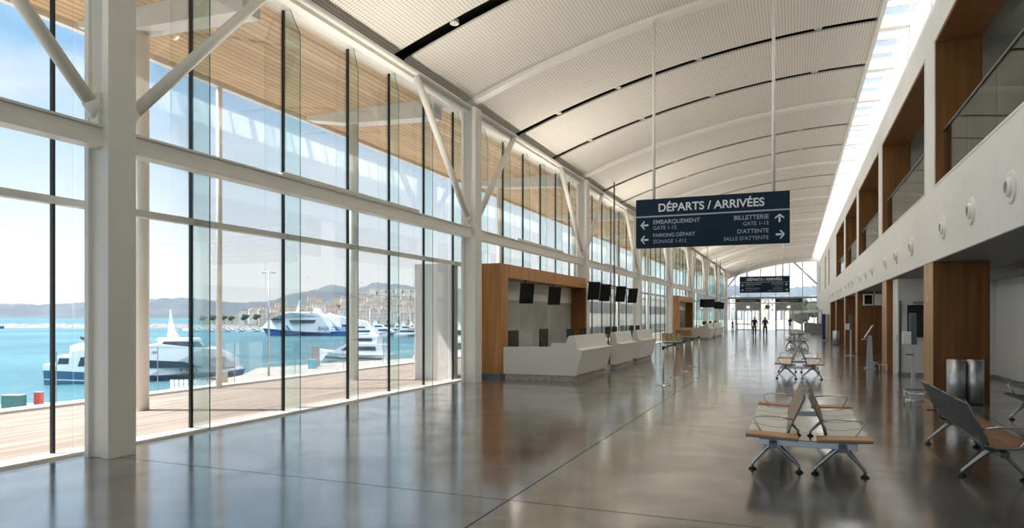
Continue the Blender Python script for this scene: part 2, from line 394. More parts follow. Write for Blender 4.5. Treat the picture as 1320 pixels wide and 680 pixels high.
# ------------------------------------------------------------------ exterior canopy with slatted soffit
cn = empty('canopy', (-11.2, 40, 7.7)); tag(cn, 'long overhanging canopy with slatted timber soffit outside the glass wall', 'canopy')
def rel(o, p): return (p[0] - o[0], p[1] - o[1], p[2] - o[2])
def pbuild(b, name, m, parent, bevel=0):
    o = b.build(name, m, parent, bevel); L = parent.location
    o.location = (-L[0], -L[1], -L[2]); return o
b = MB(); b.box(-13.45, Y0, 7.72, -9.02, Y1 + 3, 7.80); pbuild(b, 'soffit_boards', M['slats'], cn)
b = MB(); b.box(-13.6, Y0, 7.62, -13.45, Y1 + 3, 8.05); b.box(-13.45, Y0, 7.9, -9.02, Y1 + 3, 8.02); pbuild(b, 'fascia', M['white'], cn)
oc = [9.7, 16.7, 27.4, 38.2, 49, 59.8, 70.6, 81.4, 92.2]
for yy in [-1.5] + oc:
    b = MB(); b.prism([(-13.3, 7.60), (-13.3, 7.72), (-9.05, 7.72), (-9.05, 7.22), (-11.8, 7.34)], 'Y', yy - .22, yy + .22)
    pbuild(b, 'canopy_beam', M['white'], cn)
for i, yy in enumerate(oc):
    o = MB().cyl(0, 0, -.02, 7.36, .14, seg=28).build('canopy_column', M['white'], loc=(-11.8, yy, 0))
    lab = ['round white canopy post on the terrace just behind the nearest steel column', 'round white canopy post on the terrace between first and second steel column'][i] if i < 2 else \
        '%s round white canopy post along the terrace, counted from the camera' % ORD[i]
    tag(o, lab, 'post', 'round posts under the canopy')
o = MB().cyl(0, 0, 0, 7.7, .07, seg=16).build('downpipe', M['steel_white'], loc=(-13.55, 13.4, 0)); tag(o, 'slender grey-white pipe rising at the outer terrace edge to the canopy', 'pipe')

# wing wall outside
b = MB(); b.box(-10.25, 17.5, -.02, GX - .06, 17.75, 3.33); b.box(-10.25, 17.76, -.02, -10.05, 19.2, 3.33); b.build('wall_wing', M['wall_white'], kind='structure', bevel=.01)

# terrace glass railing
rl = empty('glass_railing', (-13.82, 40, .03)); tag(rl, 'frameless clear glass railing along the outer edge of the timber terrace', 'railing')
y = -12.2
while y < 98:
    b = MB(); b.box(-13.83, y + .015, .03, -13.81, y + 2.385, 1.10); pbuild(b, 'glass_panel', M['railclear'], rl)
    b = MB(); b.box(-13.83, y - .008, .03, -13.815, y + .006, 1.10); pbuild(b, 'joint_post', M['alu'], rl); y += 2.4
b = MB(); b.box(-13.83, -12.2, 1.10, -13.81, 98, 1.106); pbuild(b, 'top_edge', M['railclear'], rl)

# ------------------------------------------------------------------ left wall: curtain glazing bays with fins
mulls = [-13.2, -11.2, -9.1, -7.0, -4.9, -2.8, -.7, 1.5, 3.8, 6.0, 8.21, 10.35, 12.37, 14.0, 15.65, 17.3]
while mulls[-1] < 98: mulls.append(mulls[-1] + 1.8)
bays = [-14.0] + [c for c in CY] + [100.0]
wi = 1
for k in range(len(bays) - 1):
    a, c = bays[k], bays[k + 1]
    if c - a < .5: continue
    wn = empty('window_%d' % wi, (GX, a, 0), kind='structure'); wi += 1
    b = MB()
    ms = [m_ for m_ in mulls if a <= m_ < c]
    cuts = [a] + ms + [c]
    for z0, z1 in ((.035, 3.26), (3.36, 7.6)):
        for i in range(len(cuts) - 1):
            if cuts[i + 1] - cuts[i] > .15:
                b.box(GX - .012, cuts[i] + .02, z0, GX + .012, cuts[i + 1] - .02, z1)
    pbuild(b, 'glass_pane', M['pane'], wn)
    b = MB(); b.box(GX - .06, a, 3.26, GX + .07, c, 3.36); pbuild(b, 'transom', M['steel_white'], wn)
    for m_ in ms:
        b = MB(); b.box(GX - .02, m_ - .020, .03, GX + .03, m_ + .020, 7.6); pbuild(b, 'mullion', M['mull'], wn)
        if m_ > 7:
            fd = .40 if m_ < 11 else .27
            b = MB(); b.prism([(GX + .03, .035), (GX + fd, .035), (GX + fd, 7.05), (GX + .15, 7.58), (GX + .03, 7.58)], 'Y', m_ - .008, m_ + .008)
            b.k = 1; b.box(GX + fd, m_ - .008, .035, GX + fd + .006, m_ + .008, 7.05)
            b.bar((GX + fd + .003, m_, 7.05), (GX + .15, m_, 7.58), .016, .006)
            pbuild(b, 'glass_fin', [M['fin'], M['finedge']], wn)
# steel columns with branching struts and beams
def column():
    root = empty('steel_column'); b = MB()
    b.box(-.20, -.15, 0, .08, .15, 7.5); b.box(.08, -.20, 0, .20, .20, 7.5); b.box(-.24, -.20, 0, -.16, .20, 7.5)
    b.build('shaft', M['steel_white'], root, bevel=.006)
    b = MB(); b.box(-.05, -.26, 4.22, .10, .26, 4.62); b.build('gusset', M['steel_white'], root, bevel=.01)
    for s in (-1, 1):
        b = MB(); b.tube([(0, s * .22, 4.42), (0, s * 3.05, 7.45)], .085, 16)
        b.tube([(0, s * .18, 4.36), (0, s * .30, 4.52)], .105, 16); b.build('strut', M['steel_white'], root)
    return root
c0 = column()
wheref = ['behind the camera', 'largest, closest to the camera, in front of the catamaran', 'just before the first timber-framed ticket booth', 'at the far end of the first timber ticket booth', 'behind the third white ticket desk']
for i, yc in enumerate(CY):
    o = c0 if i == 0 else copy_tree(c0)
    o.location = (CXC, yc, 0)
    tag(o, 'white steel column with forked struts, ' + wheref[i] if i < 5 else 'far white steel column with forked struts, %s along the glass wall' % ORD[i - 1], 'column', 'steel columns of the glass wall')
for i in range(len(CY) - 1):
    b = MB(); b.box(CXC - .09, CY[i] + .20, 3.98, CXC + .09, CY[i + 1] - .20, 4.20); b.box(CXC - .12, CY[i] + .20, 3.95, CXC + .12, CY[i + 1] - .20, 3.99); b.box(CXC - .12, CY[i] + .20, 4.19, CXC + .12, CY[i + 1] - .20, 4.22)
    b.build('trim_%d' % (10 + i), M['steel_white'], kind='structure')
    # added uplight in a channel on the beam, put there to brighten the ceiling
    L = 4.6; r = empty('added_uplight', (CXC + .06, (CY[i] + CY[i + 1]) / 2, 4.22))
    q = MB(); q.box(-.07, -L / 2, 0, .07, L / 2, .02); q.box(-.07, -L / 2, .02, -.055, L / 2, .06); q.box(.055, -L / 2, .02, .07, L / 2, .06); q.build('channel', M['steel_white'], r)
    q = MB(); q.box(-.05, -L / 2 + .02, .02, .05, L / 2 - .02, .03); q.build('diffuser', M['lampoff'], r)
    tag(r, 'added linear uplight on the horizontal steel beam of the %s column bay along the glass wall' % ORD[i], 'added uplight', 'added uplights on the steel beams')
    al = bpy.data.lights.new('added_uplight_lamp', 'AREA'); al.shape = 'RECTANGLE'; al.size = .10; al.size_y = L - .05; al.energy = ADDED_UPLIGHT; al.color = (1, .92, .80)
    ao = bpy.data.objects.new('added_uplight_lamp', al); COL.objects.link(ao); ao.parent = r; ao.location = (0, 0, .05)
    ao.rotation_euler = (pi, R(56), 0)

# ------------------------------------------------------------------ right wall
b = MB()
b.box(WX, Y0, 3.0, WX + .3, Y1, 4.58)                       # deep white fascia
b.box(WX, Y0, 7.68, WX + .3, Y1, 8.45)                      # band above the openings
piers = [(-2.3, -1.2), (7.6, 8.7), (17.05, 18.2), (26.6, 27.55), (35.9, 36.9), (44.9, 46.0), (54.6, 65.0), (67.2, 72.), (74.5, 88), (90.5, 100)]
for a, c in piers: b.box(WX, a, 4.58, WX + .3, c, 7.68)
b.build('wall_right', M['wall_white'], kind='structure')
b = MB(); b.box(3.02, Y0, 8.45, 3.25, Y1, 10.4); b.build('wall_skylight', M['wall_white'], kind='structure')
b = MB(); b.box(3.0, Y0, 10.3, 8.6, Y1, 10.5); b.build('roof_right', M['white'], kind='structure')
b = MB(); b.box(3.07, Y0, 4.1, 8.4, Y1, 4.56); b.build('gallery_floor', M['wall_grey'], kind='structure')
b = MB(); b.box(WX + .3, Y0, 7.72, 8.4, Y1, 7.9); b.build('gallery_ceiling', M['wall_grey'], kind='structure')
b = MB(); b.box(6.2, Y0, 4.56, 6.4, Y1, 7.72); b.build('wall_gallery', M['wall_grey'], kind='structure')
b = MB(); b.box(WX + .02, Y0, 2.99, 8.4, Y1, 3.1); b.build('soffit_ceiling', M['soffit'], kind='structure')
b = MB(); b.box(4.6, Y0, 2.86, 5.5, Y1, 2.99); b.build('soffit_bulkhead', M['soffit'], kind='structure')
b = MB(); b.box(5.5, Y0, 0, 5.7, Y1, 3.0); b.build('wall_back_right', M['wall_white'], kind='structure')
b = MB(); b.box(2.95, 24.2, 0, 5.5, 25.38, 2.98); b.build('wall_block', M['wall_white'], kind='structure')
b = MB(); b.box(2.94, 24.18, 0, 5.5, 24.2, .09); b.box(5.48, Y0, 0, 5.5, 24.18, .09); b.build('baseboard_right', M['soffit'], kind='structure')
b = MB(); b.box(WX, 64.3, 0, WX + .3, 94, 3.0); b.build('wall_far_right', M['wall_white'], kind='structure')
# timber-lined openings + glass balustrades
ops = [(8.7, 17.05), (18.2, 26.6), (27.55, 35.9), (36.9, 44.9), (46.0, 54.6)]
for i, (a, c) in enumerate(ops):
    op = empty('trim_%d' % (40 + i), (WX, a, 4.58), kind='structure')
    b = MB(); b.box(WX + .01, a, 7.62, 3.62, c, 7.70); pbuild(b, 'head_lining', M['walnut'], op)
    b = MB(); b.box(WX + .01, c - .05, 4.58, 3.62, c + .02, 7.62); pbuild(b, 'far_lining', M['walnut'], op)
    b = MB(); b.box(WX + .01, a - .02, 4.58, 3.62, a + .05, 7.62); pbuild(b, 'near_lining', M['walnut'], op)
    b = MB(); b.box(WX - .012, c - .03, 4.58, WX + .02, c + .03, 7.7); b.box(WX - .012, a - .03, 4.58, WX + .02, a + .03, 7.7); b.box(WX - .012, a, 4.56, WX + .02, c, 4.60); b.box(WX - .012, a, 7.66, WX + .02, c, 7.70)
    pbuild(b, 'pale_edge', M['white'], op)
    bl = empty('glass_balustrade', (2.93, (a + c) / 2, 4.58))
    lab = ['closest to the camera in the upper gallery opening', 'in the second gallery opening', 'in the third gallery opening', 'in the fourth gallery opening', 'in the fifth, farthest timber-lined gallery opening'][i]
    tag(bl, 'glass balustrade with slim metal handrail, ' + lab, 'balustrade', 'gallery balustrades')
    n = 4
    for j in range(n):
        y_0 = a + .06 + (c - a - .12) * j / n; y_1 = a + .06 + (c - a - .12) * (j + 1) / n - .015
        b = MB(); b.box(2.925, y_0, 4.58, 2.945, y_1, 5.72); pbuild(b, 'glass_panel', M['rail'], bl)
    b = MB(); b.box(2.905, a + .05, 5.72, 2.965, c - .05, 5.76); pbuild(b, 'handrail', M['steel_dark'], bl)
for a, c in [(65, 67.2), (72, 74.5), (88, 90.5)]:
    b = MB(); b.box(WX + .05, a, 4.58, WX + .12, c, 7.68); b.build('trim_60', M['walnut'], kind='structure')
# pilasters
pw = ['beside the twin steel bins', 'next to the white wall with the screen', 'behind the tilted touchscreen kiosk', 'behind the second hand-rub stand', 'next to the far steel bin', 'farthest down the right side']
pil = [17.25, 25.4, 36.6, 45, 54.5, 63]
for i, yy in enumerate([7.9] + pil):
    r = empty('timber_pilaster', (WX, yy, 0))
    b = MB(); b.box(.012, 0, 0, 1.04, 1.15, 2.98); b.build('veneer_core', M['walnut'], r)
    b = MB(); b.box(0, .0, 0.06, .012, 1.15, 2.98); b.build('lit_tone_side_panel', M['walnut_lit'], r)  # same wood in a lighter tone, the window light painted in
    if i in (1, 2):
        q = MB(); q.box(-.02, .55, 2.15, 0, .62, 2.25); q.build('wall_sensor', M['sill'], r)
    tag(r, 'wood-veneered pilaster under the gallery, ' + (pw[i - 1] if i else 'out beyond the right edge near the bench'), 'pilaster', 'timber pilasters on the right')

# ------------------------------------------------------------------ air nozzles on the fascia
b = MB()
nz_ys = [11.4, 13.7, 16.06, 20.1, 22.9, 25.5, 29.7, 32.2, 34.9, 39.2, 41.7, 44.4, 48.8, 51.3, 54.0, 58.5, 61, 63.6]
def nozzle():
    r = empty('air_nozzle')
    b = MB(); b.lathe([(.235, 0), (.235, -.018), (.22, -.03), (.17, -.03), (.13, -.02)], axis='X', seg=32); b.build('flange', M['white'], r)
    b = MB(); b.lathe([(.14, -.015), (.135, -.05), (.11, -.075), (.085, -.075), (.075, -.05), (.05, -.03), (.001, -.03)], axis='X', seg=32); b.build('bowl', M['wall_grey'] if False else M['white'], r)
    b = MB(); b.lathe([(.083, -.077), (.05, -.045), (.001, -.045)], axis='X', seg=24); b.build('throat', M['soffit'], r)
    return r
n0 = nozzle()
for i, yy in enumerate(nz_ys):
    o = n0 if i == 0 else copy_tree(n0)
    o.location = (WX, yy, 3.585)
    tag(o, '%s round white air nozzle on the right fascia, counted from the camera' % ORD[i], 'air nozzle', 'air nozzles on the right fascia')

# ------------------------------------------------------------------ end wall
ew = empty('wall_end', (-3, Y1, 0), kind='structure')
xs = [-8.9, -7.6, -5.95, -4.27, -2.36, -.62, 1.0, 2.77]
b = MB()
b.raw(*[[(x, Y1 - .01, z) for x in (-8.9,) for z in (0,)]] and ([], [])) if False else None
top = []
n = 24
poly = [(-8.9, 0.0), (2.77, 0.0)] + [(2.77 + (-8.9 - 2.77) * i / n, ceil_z(2.77 + (-8.9 - 2.77) * i / n) + .1) for i in range(n + 1)]
b.prism(poly, 'Y', Y1 + .1, Y1 + .12); pbuild(b, 'end_glass', M['pane'], ew)
for x in xs:
    b = MB(); b.box(x - .045, Y1 - .02, 0, x + .045, Y1 + .08, ceil_z(x)); pbuild(b, 'end_mullion', M['alu'], ew)
b = MB(); b.box(-8.9, Y1 - .1, 4.28, 2.77, Y1 + .1, 4.5); b.box(-8.9, Y1 - .04, 3.62, 2.77, Y1 + .06, 3.72); pbuild(b, 'end_transom', M['soffit'], ew)
vs, fs = curved(Y1 - .3, Y1 + .1, -.55, .6, -8.9, 2.77, 24); b = MB(); b.raw(vs, fs); pbuild(b, 'end_arch', M['white'], ew)
for a, c in (((-7.0, 7.9), (-8.9, 5.6)), ((-.1, 9.1), (2.77, 6.1))):
    b = MB(); b.tube([(a[0], Y1 - .5, a[1]), (c[0], Y1 - .5, c[1])], .09, 10); pbuild(b, 'end_brace', M['alu'], ew)
b = MB(); b.box(2.77, Y1, 0, 8.5, Y1 + .2, 10.5); b.build('wall_end_right', M['wall_white'], kind='structure')
# wall behind the camera
wb = empty('wall_rear', (-3, Y0, 0), kind='structure')
b = MB(); b.prism([(8.4, 0), (8.4, 10.4), (3.0, 10.4), (3.0, 3), (2.77, 3), (2.77, 0)], 'Y', Y0 - .2, Y0); b.box(-8.9, Y0 - .2, 4.3, 3, Y0, 4.6); pbuild(b, 'rear_frame', M['wall_white'], wb)
poly = [(-8.9, 0.0), (3.0, 0.0)] + [(3. + (-8.9 - 3.) * i / n, ceil_z(3. + (-8.9 - 3.) * i / n) + .4) for i in range(n + 1)]
b = MB(); b.prism(poly, 'Y', Y0 - .12, Y0 - .1); pbuild(b, 'rear_glass', M['pane'], wb)

# entrance doors at the far end
def entrance(x0, x1, label, sg):
    r = empty('entrance_doors', ((x0 + x1) / 2, Y1 - 1.0, 0)); W = (x1 - x0) / 2
    b = MB(); b.box(-W, -.15, 2.72, W, .9, 3.72); b.build('header', M['wall_grey'], r)
    b = MB(); b.box(-W, -.12, 0, -W + .12, .9, 2.72); b.box(W - .12, -.12, 0, W, .9, 2.72); b.build('jamb', M['steel_dark'], r)
    for j in range(3):
        a = -W + .14 + j * (2 * W - .28) / 3; c = a + (2 * W - .28) / 3 - .03
        f = MB(); f.box(a, -.08, 0.02, a + .07, 0, 2.70); f.box(c - .07, -.08, .02, c, 0, 2.70); f.box(a, -.08, 2.62, c, 0, 2.70); f.box(a, -.08, .02, c, 0, .12)
        fo = f.build('sliding_leaf', M['alu'], r)
        g = MB(); g.box(a + .07, -.05, .12, c - .07, -.03, 2.62); g.build('leaf_glass', M['pane'], fo)
    b = MB(); b.box(-.12, -.2, 3.05, .12, -.15, 3.16); b.build('exit_light', M['lamp'], r)
    tag(r, label, 'door')
    s = empty('door_sign', ((x0 + x1) / 2, Y1 - 1.2, 3.74)); b = MB(); b.box(-W, -.04, 0, W, .06, .5); b.build('sign_panel', M['black'], s)
    text(sg, .26, s, (0, -.05, .14), M['letter2'], align='CENTER', bold=.004)
    return s
s = entrance(-7.45, -4.25, 'glazed sliding entrance doors on the left of the far end wall', 'EMBARQUEMENT'); tag(s, 'black sign over the left entrance doors', 'sign')
s = entrance(-2.4, .95, 'glazed sliding entrance doors on the right of the far end wall', "SALLE D'ATTENTE"); tag(s, 'black sign over the right entrance doors', 'sign')
o = MB().lathe([(.001, -.05), (.30, -.05), (.32, 0), (.30, .02), (.001, .02)], seg=24).build('wall_clock', M['soffit'], loc=(-3.4, Y1 - .2, 3.15)); o.rotation_euler = (R(90), 0, 0)
tag(o, 'round dark clock hanging between the two entrance doors', 'clock')

# ------------------------------------------------------------------ hanging signs
def hanging_sign(x0, x1, yy, z0, label, rods):
    W = x1 - x0; H = 1.2
    r = empty('hanging_sign', (x0, yy, z0))
    b = MB(); b.box(0, -.07, 0, W, .07, H); b.build('sign_box', M['navy'], r, bevel=.008)
    b = MB(); b.box(.0, -.082, H * .625, W, -.07, H * .625 + .035); b.build('divider_line', M['letter2'], r)
    text('DÉPARTS / ARRIVÉES', .27, r, (W * .5, -.074, H * .735), M['letter'], 'heading', align='CENTER', bold=.005)
    def arrow(cx, cz, ang):
        s = MB(); k = .105
        for p in ([(-.08, -.022), (.4 * k, -.022), (.4 * k, .022), (-.08, .022)], [(.0, -.10), (.035, -.10), (.115, 0), (.035, .10), (.0, .10), (.06, .015), (.06, -.015)]):
            q = [(cx + x * cos(ang) - z * sin(ang), cz + x * sin(ang) + z * cos(ang)) for x, z in p]; s.prism(q, 'Y', -.078, -.070)
        s.build('arrow', M['letter'], r)
    arrow(.23, .56, pi); arrow(.23, .20, pi); arrow(W - .22, .56, pi / 2); arrow(W - .22, .20, 0)
    for tx, sz, x, z, m_, al, bd in (('EMBARQUEMENT', .145, .42, .58, 'letter2', 'LEFT', .0018), ('GATE 1-12', .125, .42, .44, 'letter2', 'LEFT', 0), ('PARKING DÉPART', .125, .42, .26, 'letter2', 'LEFT', .0012), ('ZONAGE 1-012', .12, .42, .11, 'letter2', 'LEFT', 0),
                              ('BILLETTERIE', .145, W - .45, .58, 'letter2', 'RIGHT', .0018), ('GATE 1-12', .125, W - .45, .44, 'letter2', 'RIGHT', 0), ("D'ATTENTE", .135, W - .45, .26, 'letter2', 'RIGHT', .0012), ("SALLE D'ATTENTE", .125, W - .45, .10, 'letter2', 'RIGHT', 0)):
        text(tx, sz, r, (x, -.072, z), M[m_], 'direction_text', align=al, bold=bd)
    for x in rods:
        b = MB(); b.cyl(x - x0, 0, H, ceil_z(x) - z0 + .02, .038, seg=12); b.build('hanging_rod', M['white'], r)
    return tag(r, label, 'sign', 'hanging direction signs')
hanging_sign(-3.65, -.10, 17.1, 3.50, 'large navy hanging sign with white departures and arrivals lettering, closest to the camera', (-3.22, -.45))
hanging_sign(-3.78, -.33, 54.0, 3.58, 'smaller-looking navy hanging sign far down the hall before the end wall', (-3.3, -.8))

# ceiling spotlights in the voids
def spot():
    r = empty('ceiling_spotlight'); b = MB(); b.lathe([(.001, .10), (.09, .10), (.10, .0), (.085, -.01), (.075, .01)], seg=20); b.build('housing', M['sill'], r)
    b = MB(); b.lathe([(.076, .012), (.05, -.004), (.001, -.006)], seg=20); b.build('lens', M['lampoff'], r); return r
sp0 = spot(); first = True; gi = 0
for g in gaps:
    if g < 9 or g > 60: continue
    for j, x in enumerate((-6.9, -5.0, -2.6, .6) if g < 30 else (-5.0, .2)):
        if g < 12: break
        o = sp0 if first else copy_tree(sp0); first = False
        o.location = (x, g, ceil_z(x) + .03)
        if x > -4: pl = bpy.data.lights.new('spot_lamp', 'SPOT'); pl.energy = SPOTLIGHT; pl.spot_size = R(150); pl.spot_blend = 1; pl.shadow_soft_size = .12; pl.color = (1, .93, .83)
        if x > -4: po = bpy.data.objects.new('spot_lamp', pl); COL.objects.link(po); po.parent = o; po.location = (0, 0, -.06)
        tag(o, 'small ceiling spotlight in the %s dark ceiling slot ahead, %s from the glass wall' % (ORD[gi], ORD[j]), 'spotlight', 'spotlights in the ceiling slots')
    if g >= 12: gi += 1

# ------------------------------------------------------------------ ticket booth portals
def portal(y0, y1, label, idx):
    r = empty('timber_booth', (-8.3, y0, 0)); L = y1 - y0
    b = MB(); b.box(-.38, 0, .12, .32, .55, 3.38); b.build('end_block', M['oak'], r, bevel=.004)
    b = MB(); b.box(-.38, .55, 2.98, .32, L, 3.38); b.build('header', M['oak'], r)
    b = MB(); b.box(-.38, L - .18, 0, .32, L, 2.98); b.build('far_post', M['walnut'], r)
    b = MB(); b.box(-.36, .02, 0, .28, .56, .12); b.build('plinth', M['steel_dark'], r)
    b = MB(); b.box(-.36, .55, 2.35, -.28, L - .18, 2.98); b.build('upper_panel', M['wall_white'], r)
    b = MB(); b.box(-.36, .55, 0, -.30, L - .18, 2.35)
    b.build('glass_back_panel', M['panelglass'], r)
    for yy in (2.0, 5.0):
        b = MB(); b.box(-.30, yy, .5, -.27, yy + .9, 1.35); b.build('dark_hatch', M['black'], r)
    b = MB()
    for yy in (1.1, 2.9, 4.2, 6.0): b.box(-.30, yy, .1, -.285, yy + .012, 2.3)
    b.build('panel_joint', M['wall_white'], r)
    return tag(r, label, 'booth', 'timber-framed ticket booths')
portal(18.6, 27.6, 'timber-framed ticket booth with grey glass back, closer to the camera', 0)
portal(52.2, 60.0, 'small far timber-framed ticket booth beyond the boarding queue', 1)

def desk(L, side_steps):
    """local: x 0 = hall-side base, desk body extends to -x; y along the hall"""
    r = empty('ticket_desk')
    # front element: sloping apron, ledge, upper screen
    b = MB(); b.prism([(-.30, .16), (0.0, .16), (.17, .80), (.20, .87), (.02, .90), (-.05, 1.27), (-.20, 1.27), (-.20, .9), (-.30, .9)], 'Y', 0, L); b.build('front_apron', M['solid'], r, bevel=.006)
    b = MB(); b.box(-.28, .04, 0, -.04, L - .04, .16); b.build('plinth', M['stone'], r)
    b = MB(); b.box(-.95, .03, .72, -.22, L - .03, .76); b.build('worktop', M['solid'], r)
    if side_steps:
        b = MB(); b.prism([(-2.2, .15), (-.02, .15), (.14, .80), (-.0, .90), (-.06, 1.26), (-.22, 1.26), (-.30, 1.06), (-.74, 1.06), (-.74, .95), (-2.2, .93)], 'Y', -.02, .10); b.build('side_panel', M['solid'], r, bevel=.005)
        b = MB(); b.box(-2.15, 0, 0, -.06, .08, .15); b.build('side_plinth', M['stone'], r)
    else:
        b = MB(); b.box(-.95, 0, 0, -.22, .05, .90); b.build('side_panel', M['solid'], r)
    b = MB(); b.box(-.95, L - .06, 0, -.22, L - .01, .9); b.build('far_side_panel', M['solid'], r)
    return r
def desk_monitor(x, y, z, rz, label):
    r = empty('desk_monitor', (x, y, z), rz)
    b = MB(); b.box(-.17, -.015, .42, .17, .02, .68); b.build('display', M['screen'], r, bevel=.004)
    b = MB(); b.box(-.025, .0, 0.01, .025, .03, .45); b.box(-.09, -.06, 0, .09, .08, .012); b.build('stand', M['black'], r)
    return tag(r, label, 'monitor', 'monitors on the ticket desks')
dn = ['first, nearest white ticket desk with stepped side panel', 'second white ticket desk, between nearest and third', 'third white ticket desk, last of the near row']
for k, (oy, xx) in enumerate(((18.42, -5.62), (56.0, -6.25))):
    for j, (a, L, st) in enumerate(((0, 3.35, True), (4.8, 2.45, False), (8.5, 2.9, False))):
        o = desk(L, st); o.location = (xx - .03 * j, oy + a, 0)
        tag(o, dn[j] if k == 0 else ['far white ticket desk in front of the small timber booth', 'far white ticket desk, middle of the distant row', 'far white ticket desk, farthest of the distant row'][j], 'ticket desk', 'white ticket desks')
        for q, f in enumerate((.35, .75)):
            desk_monitor(xx - .55, oy + a + L * f, .76, R(-105), '%s small black monitor behind the %s of the %s ticket desks' % (['first', 'second'][q], ['nearest', 'middle', 'farthest'][j], ['near', 'far'][k]))
            # riser
# office chairs
def office_chair(x, y, rz, label):
    r = empty('office_chair', (x, y, 0), rz)
    b = MB(); b.box(-.24, -.24, .44, .24, .24, .52); b.build('seat', M['black'], r, bevel=.03)
    b = MB(); b.prism([(.20, .60), (.25, .60), (.32, 1.12), (.28, 1.12)], 'Y', -.20, .20); b.build('backrest', M['black'], r, bevel=.015)
    b = MB(); b.tube([(.12, 0, .44), (.26, 0, .45), (.27, 0, .7)], .02, 8); b.build('back_stem', M['black'], r)
    b = MB(); b.cyl(0, 0, .08, .44, .03, seg=12)
    for a in range(5): b.tube([(0, 0, .10), (.28 * cos(a * 1.2566), .28 * sin(a * 1.2566), .05)], .018, 8)
    b.build('swivel_base', M['black'], r)
    for a in range(5):
        q = MB(); q.cyl(.28 * cos(a * 1.2566), .28 * sin(a * 1.2566), 0, .05, .025, seg=10); q.build('caster', M['black'], r)
    return tag(r, label, 'office chair')
office_chair(-6.95, 20.0, R(200), 'black office chair behind the nearest ticket desk')
office_chair(-7.1, 57.4, R(200), 'black office chair behind the far ticket desks')
# printers / equipment on the desk
o = MB().box(-.2, -.16, 0, .2, .16, .22).box(-.16, -.12, .22, .16, .12, .27).build('ticket_printer', M['black'], loc=(-6.35, 19.2, .76), bevel=.015); tag(o, 'black ticket printer on the worktop of the nearest desk', 'printer')

# hanging display screens
def screen(x, y, z, rz, label, w_=.56, h_=.70, drop=.25):
    r = empty('display_screen', (x, y, z), rz)
    t_ = R(14)
    b = MB(); X = Vector((w_ / 2, 0, 0)); Yv = Vector((0, .035, 0)); Z = Vector((0, 0, h_ / 2))
    m3 = Matrix.Rotation(t_, 3, 'X'); b.obox((0, 0, 0), m3 @ X, m3 @ Yv, m3 @ Z); b.build('display_panel', M['screen'], r, bevel=.01)
    b = MB(); b.tube([(0, .03, .05), (0, .14, .10)], .03, 8); b.tube([(0, .14, .02), (0, .14, h_ / 2 + drop)], .022, 8); b.build('mount', M['black'], r)
    return tag(r, label, 'screen', 'screens over the ticket desks')
sr = R(48)
for x, y, z, lab in ((-7.92, 20.55, 2.55, 'portrait black screen hanging in the near timber booth, closer to its oak end block'), (-7.92, 23.3, 2.55, 'portrait black screen hanging in the near timber booth, farther from its oak end block'),
                     ):
    screen(x, y, z, R(40), lab, .46, .66, .10)
mr = empty('screen_rail', (-7.65, 31, 3.2)); b = MB(); b.tube([(0, -4.3, 0), (0, 4.0, 0)], .03, 8); b.build('rail', M['black'], mr)
b = MB(); b.cyl(0, 0, -3.2, ceil_z(-7.65) - 3.2, .035, seg=10); b.build('post', M['steel_dark'], mr); tag(mr, 'slim dark post and rail carrying four black screens over the ticket desks', 'rail')
for i, (y, z) in enumerate(((27.0, 2.85), (28.75, 2.83), (31.6, 2.86), (34.2, 2.86))):
    screen(-7.5, y, z, R(42), '%s of four black screens on the rail over the ticket desks' % ORD[i], .50, .74, -.03)
screen(-7.2, 63.5, 3.0, R(5), 'wide black screen hanging over the far ticket desks', 1.3, .75, 4.7)
screen(-7.4, 74, 3.0, R(40), 'smaller black screen beyond the far ticket desks, left of its pair', .7, .75, 4.6)
screen(-7.4, 78, 3.0, R(40), 'smaller black screen beyond the far ticket desks, right of its pair', .7, .75, 4.6)

# ------------------------------------------------------------------ queue barrier posts
def barrier(nxt):
    r = empty('queue_post')
    b = MB(); b.lathe([(.001, .035), (.05, .033), (.16, .018), (.17, 0), (.001, 0)], seg=28); b.build('base', M['chrome'], r)
    b = MB(); b.cyl(0, 0, .02, .94, .028, seg=16); b.build('pole', M['brushed'], r)
    b = MB(); b.cyl(0, 0, .94, 1.03, .038, seg=16); b.build('belt_head', M['black'], r)
    if nxt is not None:
        d = Vector(nxt); b = MB(); L = d.length; u = d / L
        b.bar(u * .04 + Vector((0, 0, .985)), d - u * .04 + Vector((0, 0, .985)), .006, .05); b.build('belt', M['black'], r)
    return r
bp_ = [(-3.2, 18.3), (-3.28, 20.7), (-3.36, 23.1), (-3.44, 25.6), (-3.52, 28.2)]
for i, p in enumerate(bp_):
    nx = (bp_[i + 1][0] - p[0], bp_[i + 1][1] - p[1], 0) if i < 4 else None
    o = barrier(nx); o.location = (p[0], p[1], 0)
    tag(o, ['nearest steel queue post in front of the ticket desks', 'second steel queue post from the camera', 'third, middle steel queue post', 'fourth steel queue post from the camera', 'farthest steel queue post, at the end of the black belts'][i], 'queue post', 'steel queue posts with black belts')
fb = [(-6.0, 80), (-4.6, 80), (-4.6, 84), (-6.4, 88)]
for i, p in enumerate(fb):
    nx = (fb[i + 1][0] - p[0], fb[i + 1][1] - p[1], 0) if i < 3 else None
    o = barrier(nx); o.location = (p[0], p[1], 0)
    tag(o, '%s small distant queue post near the left entrance doors' % ORD[i], 'queue post', 'distant queue posts')

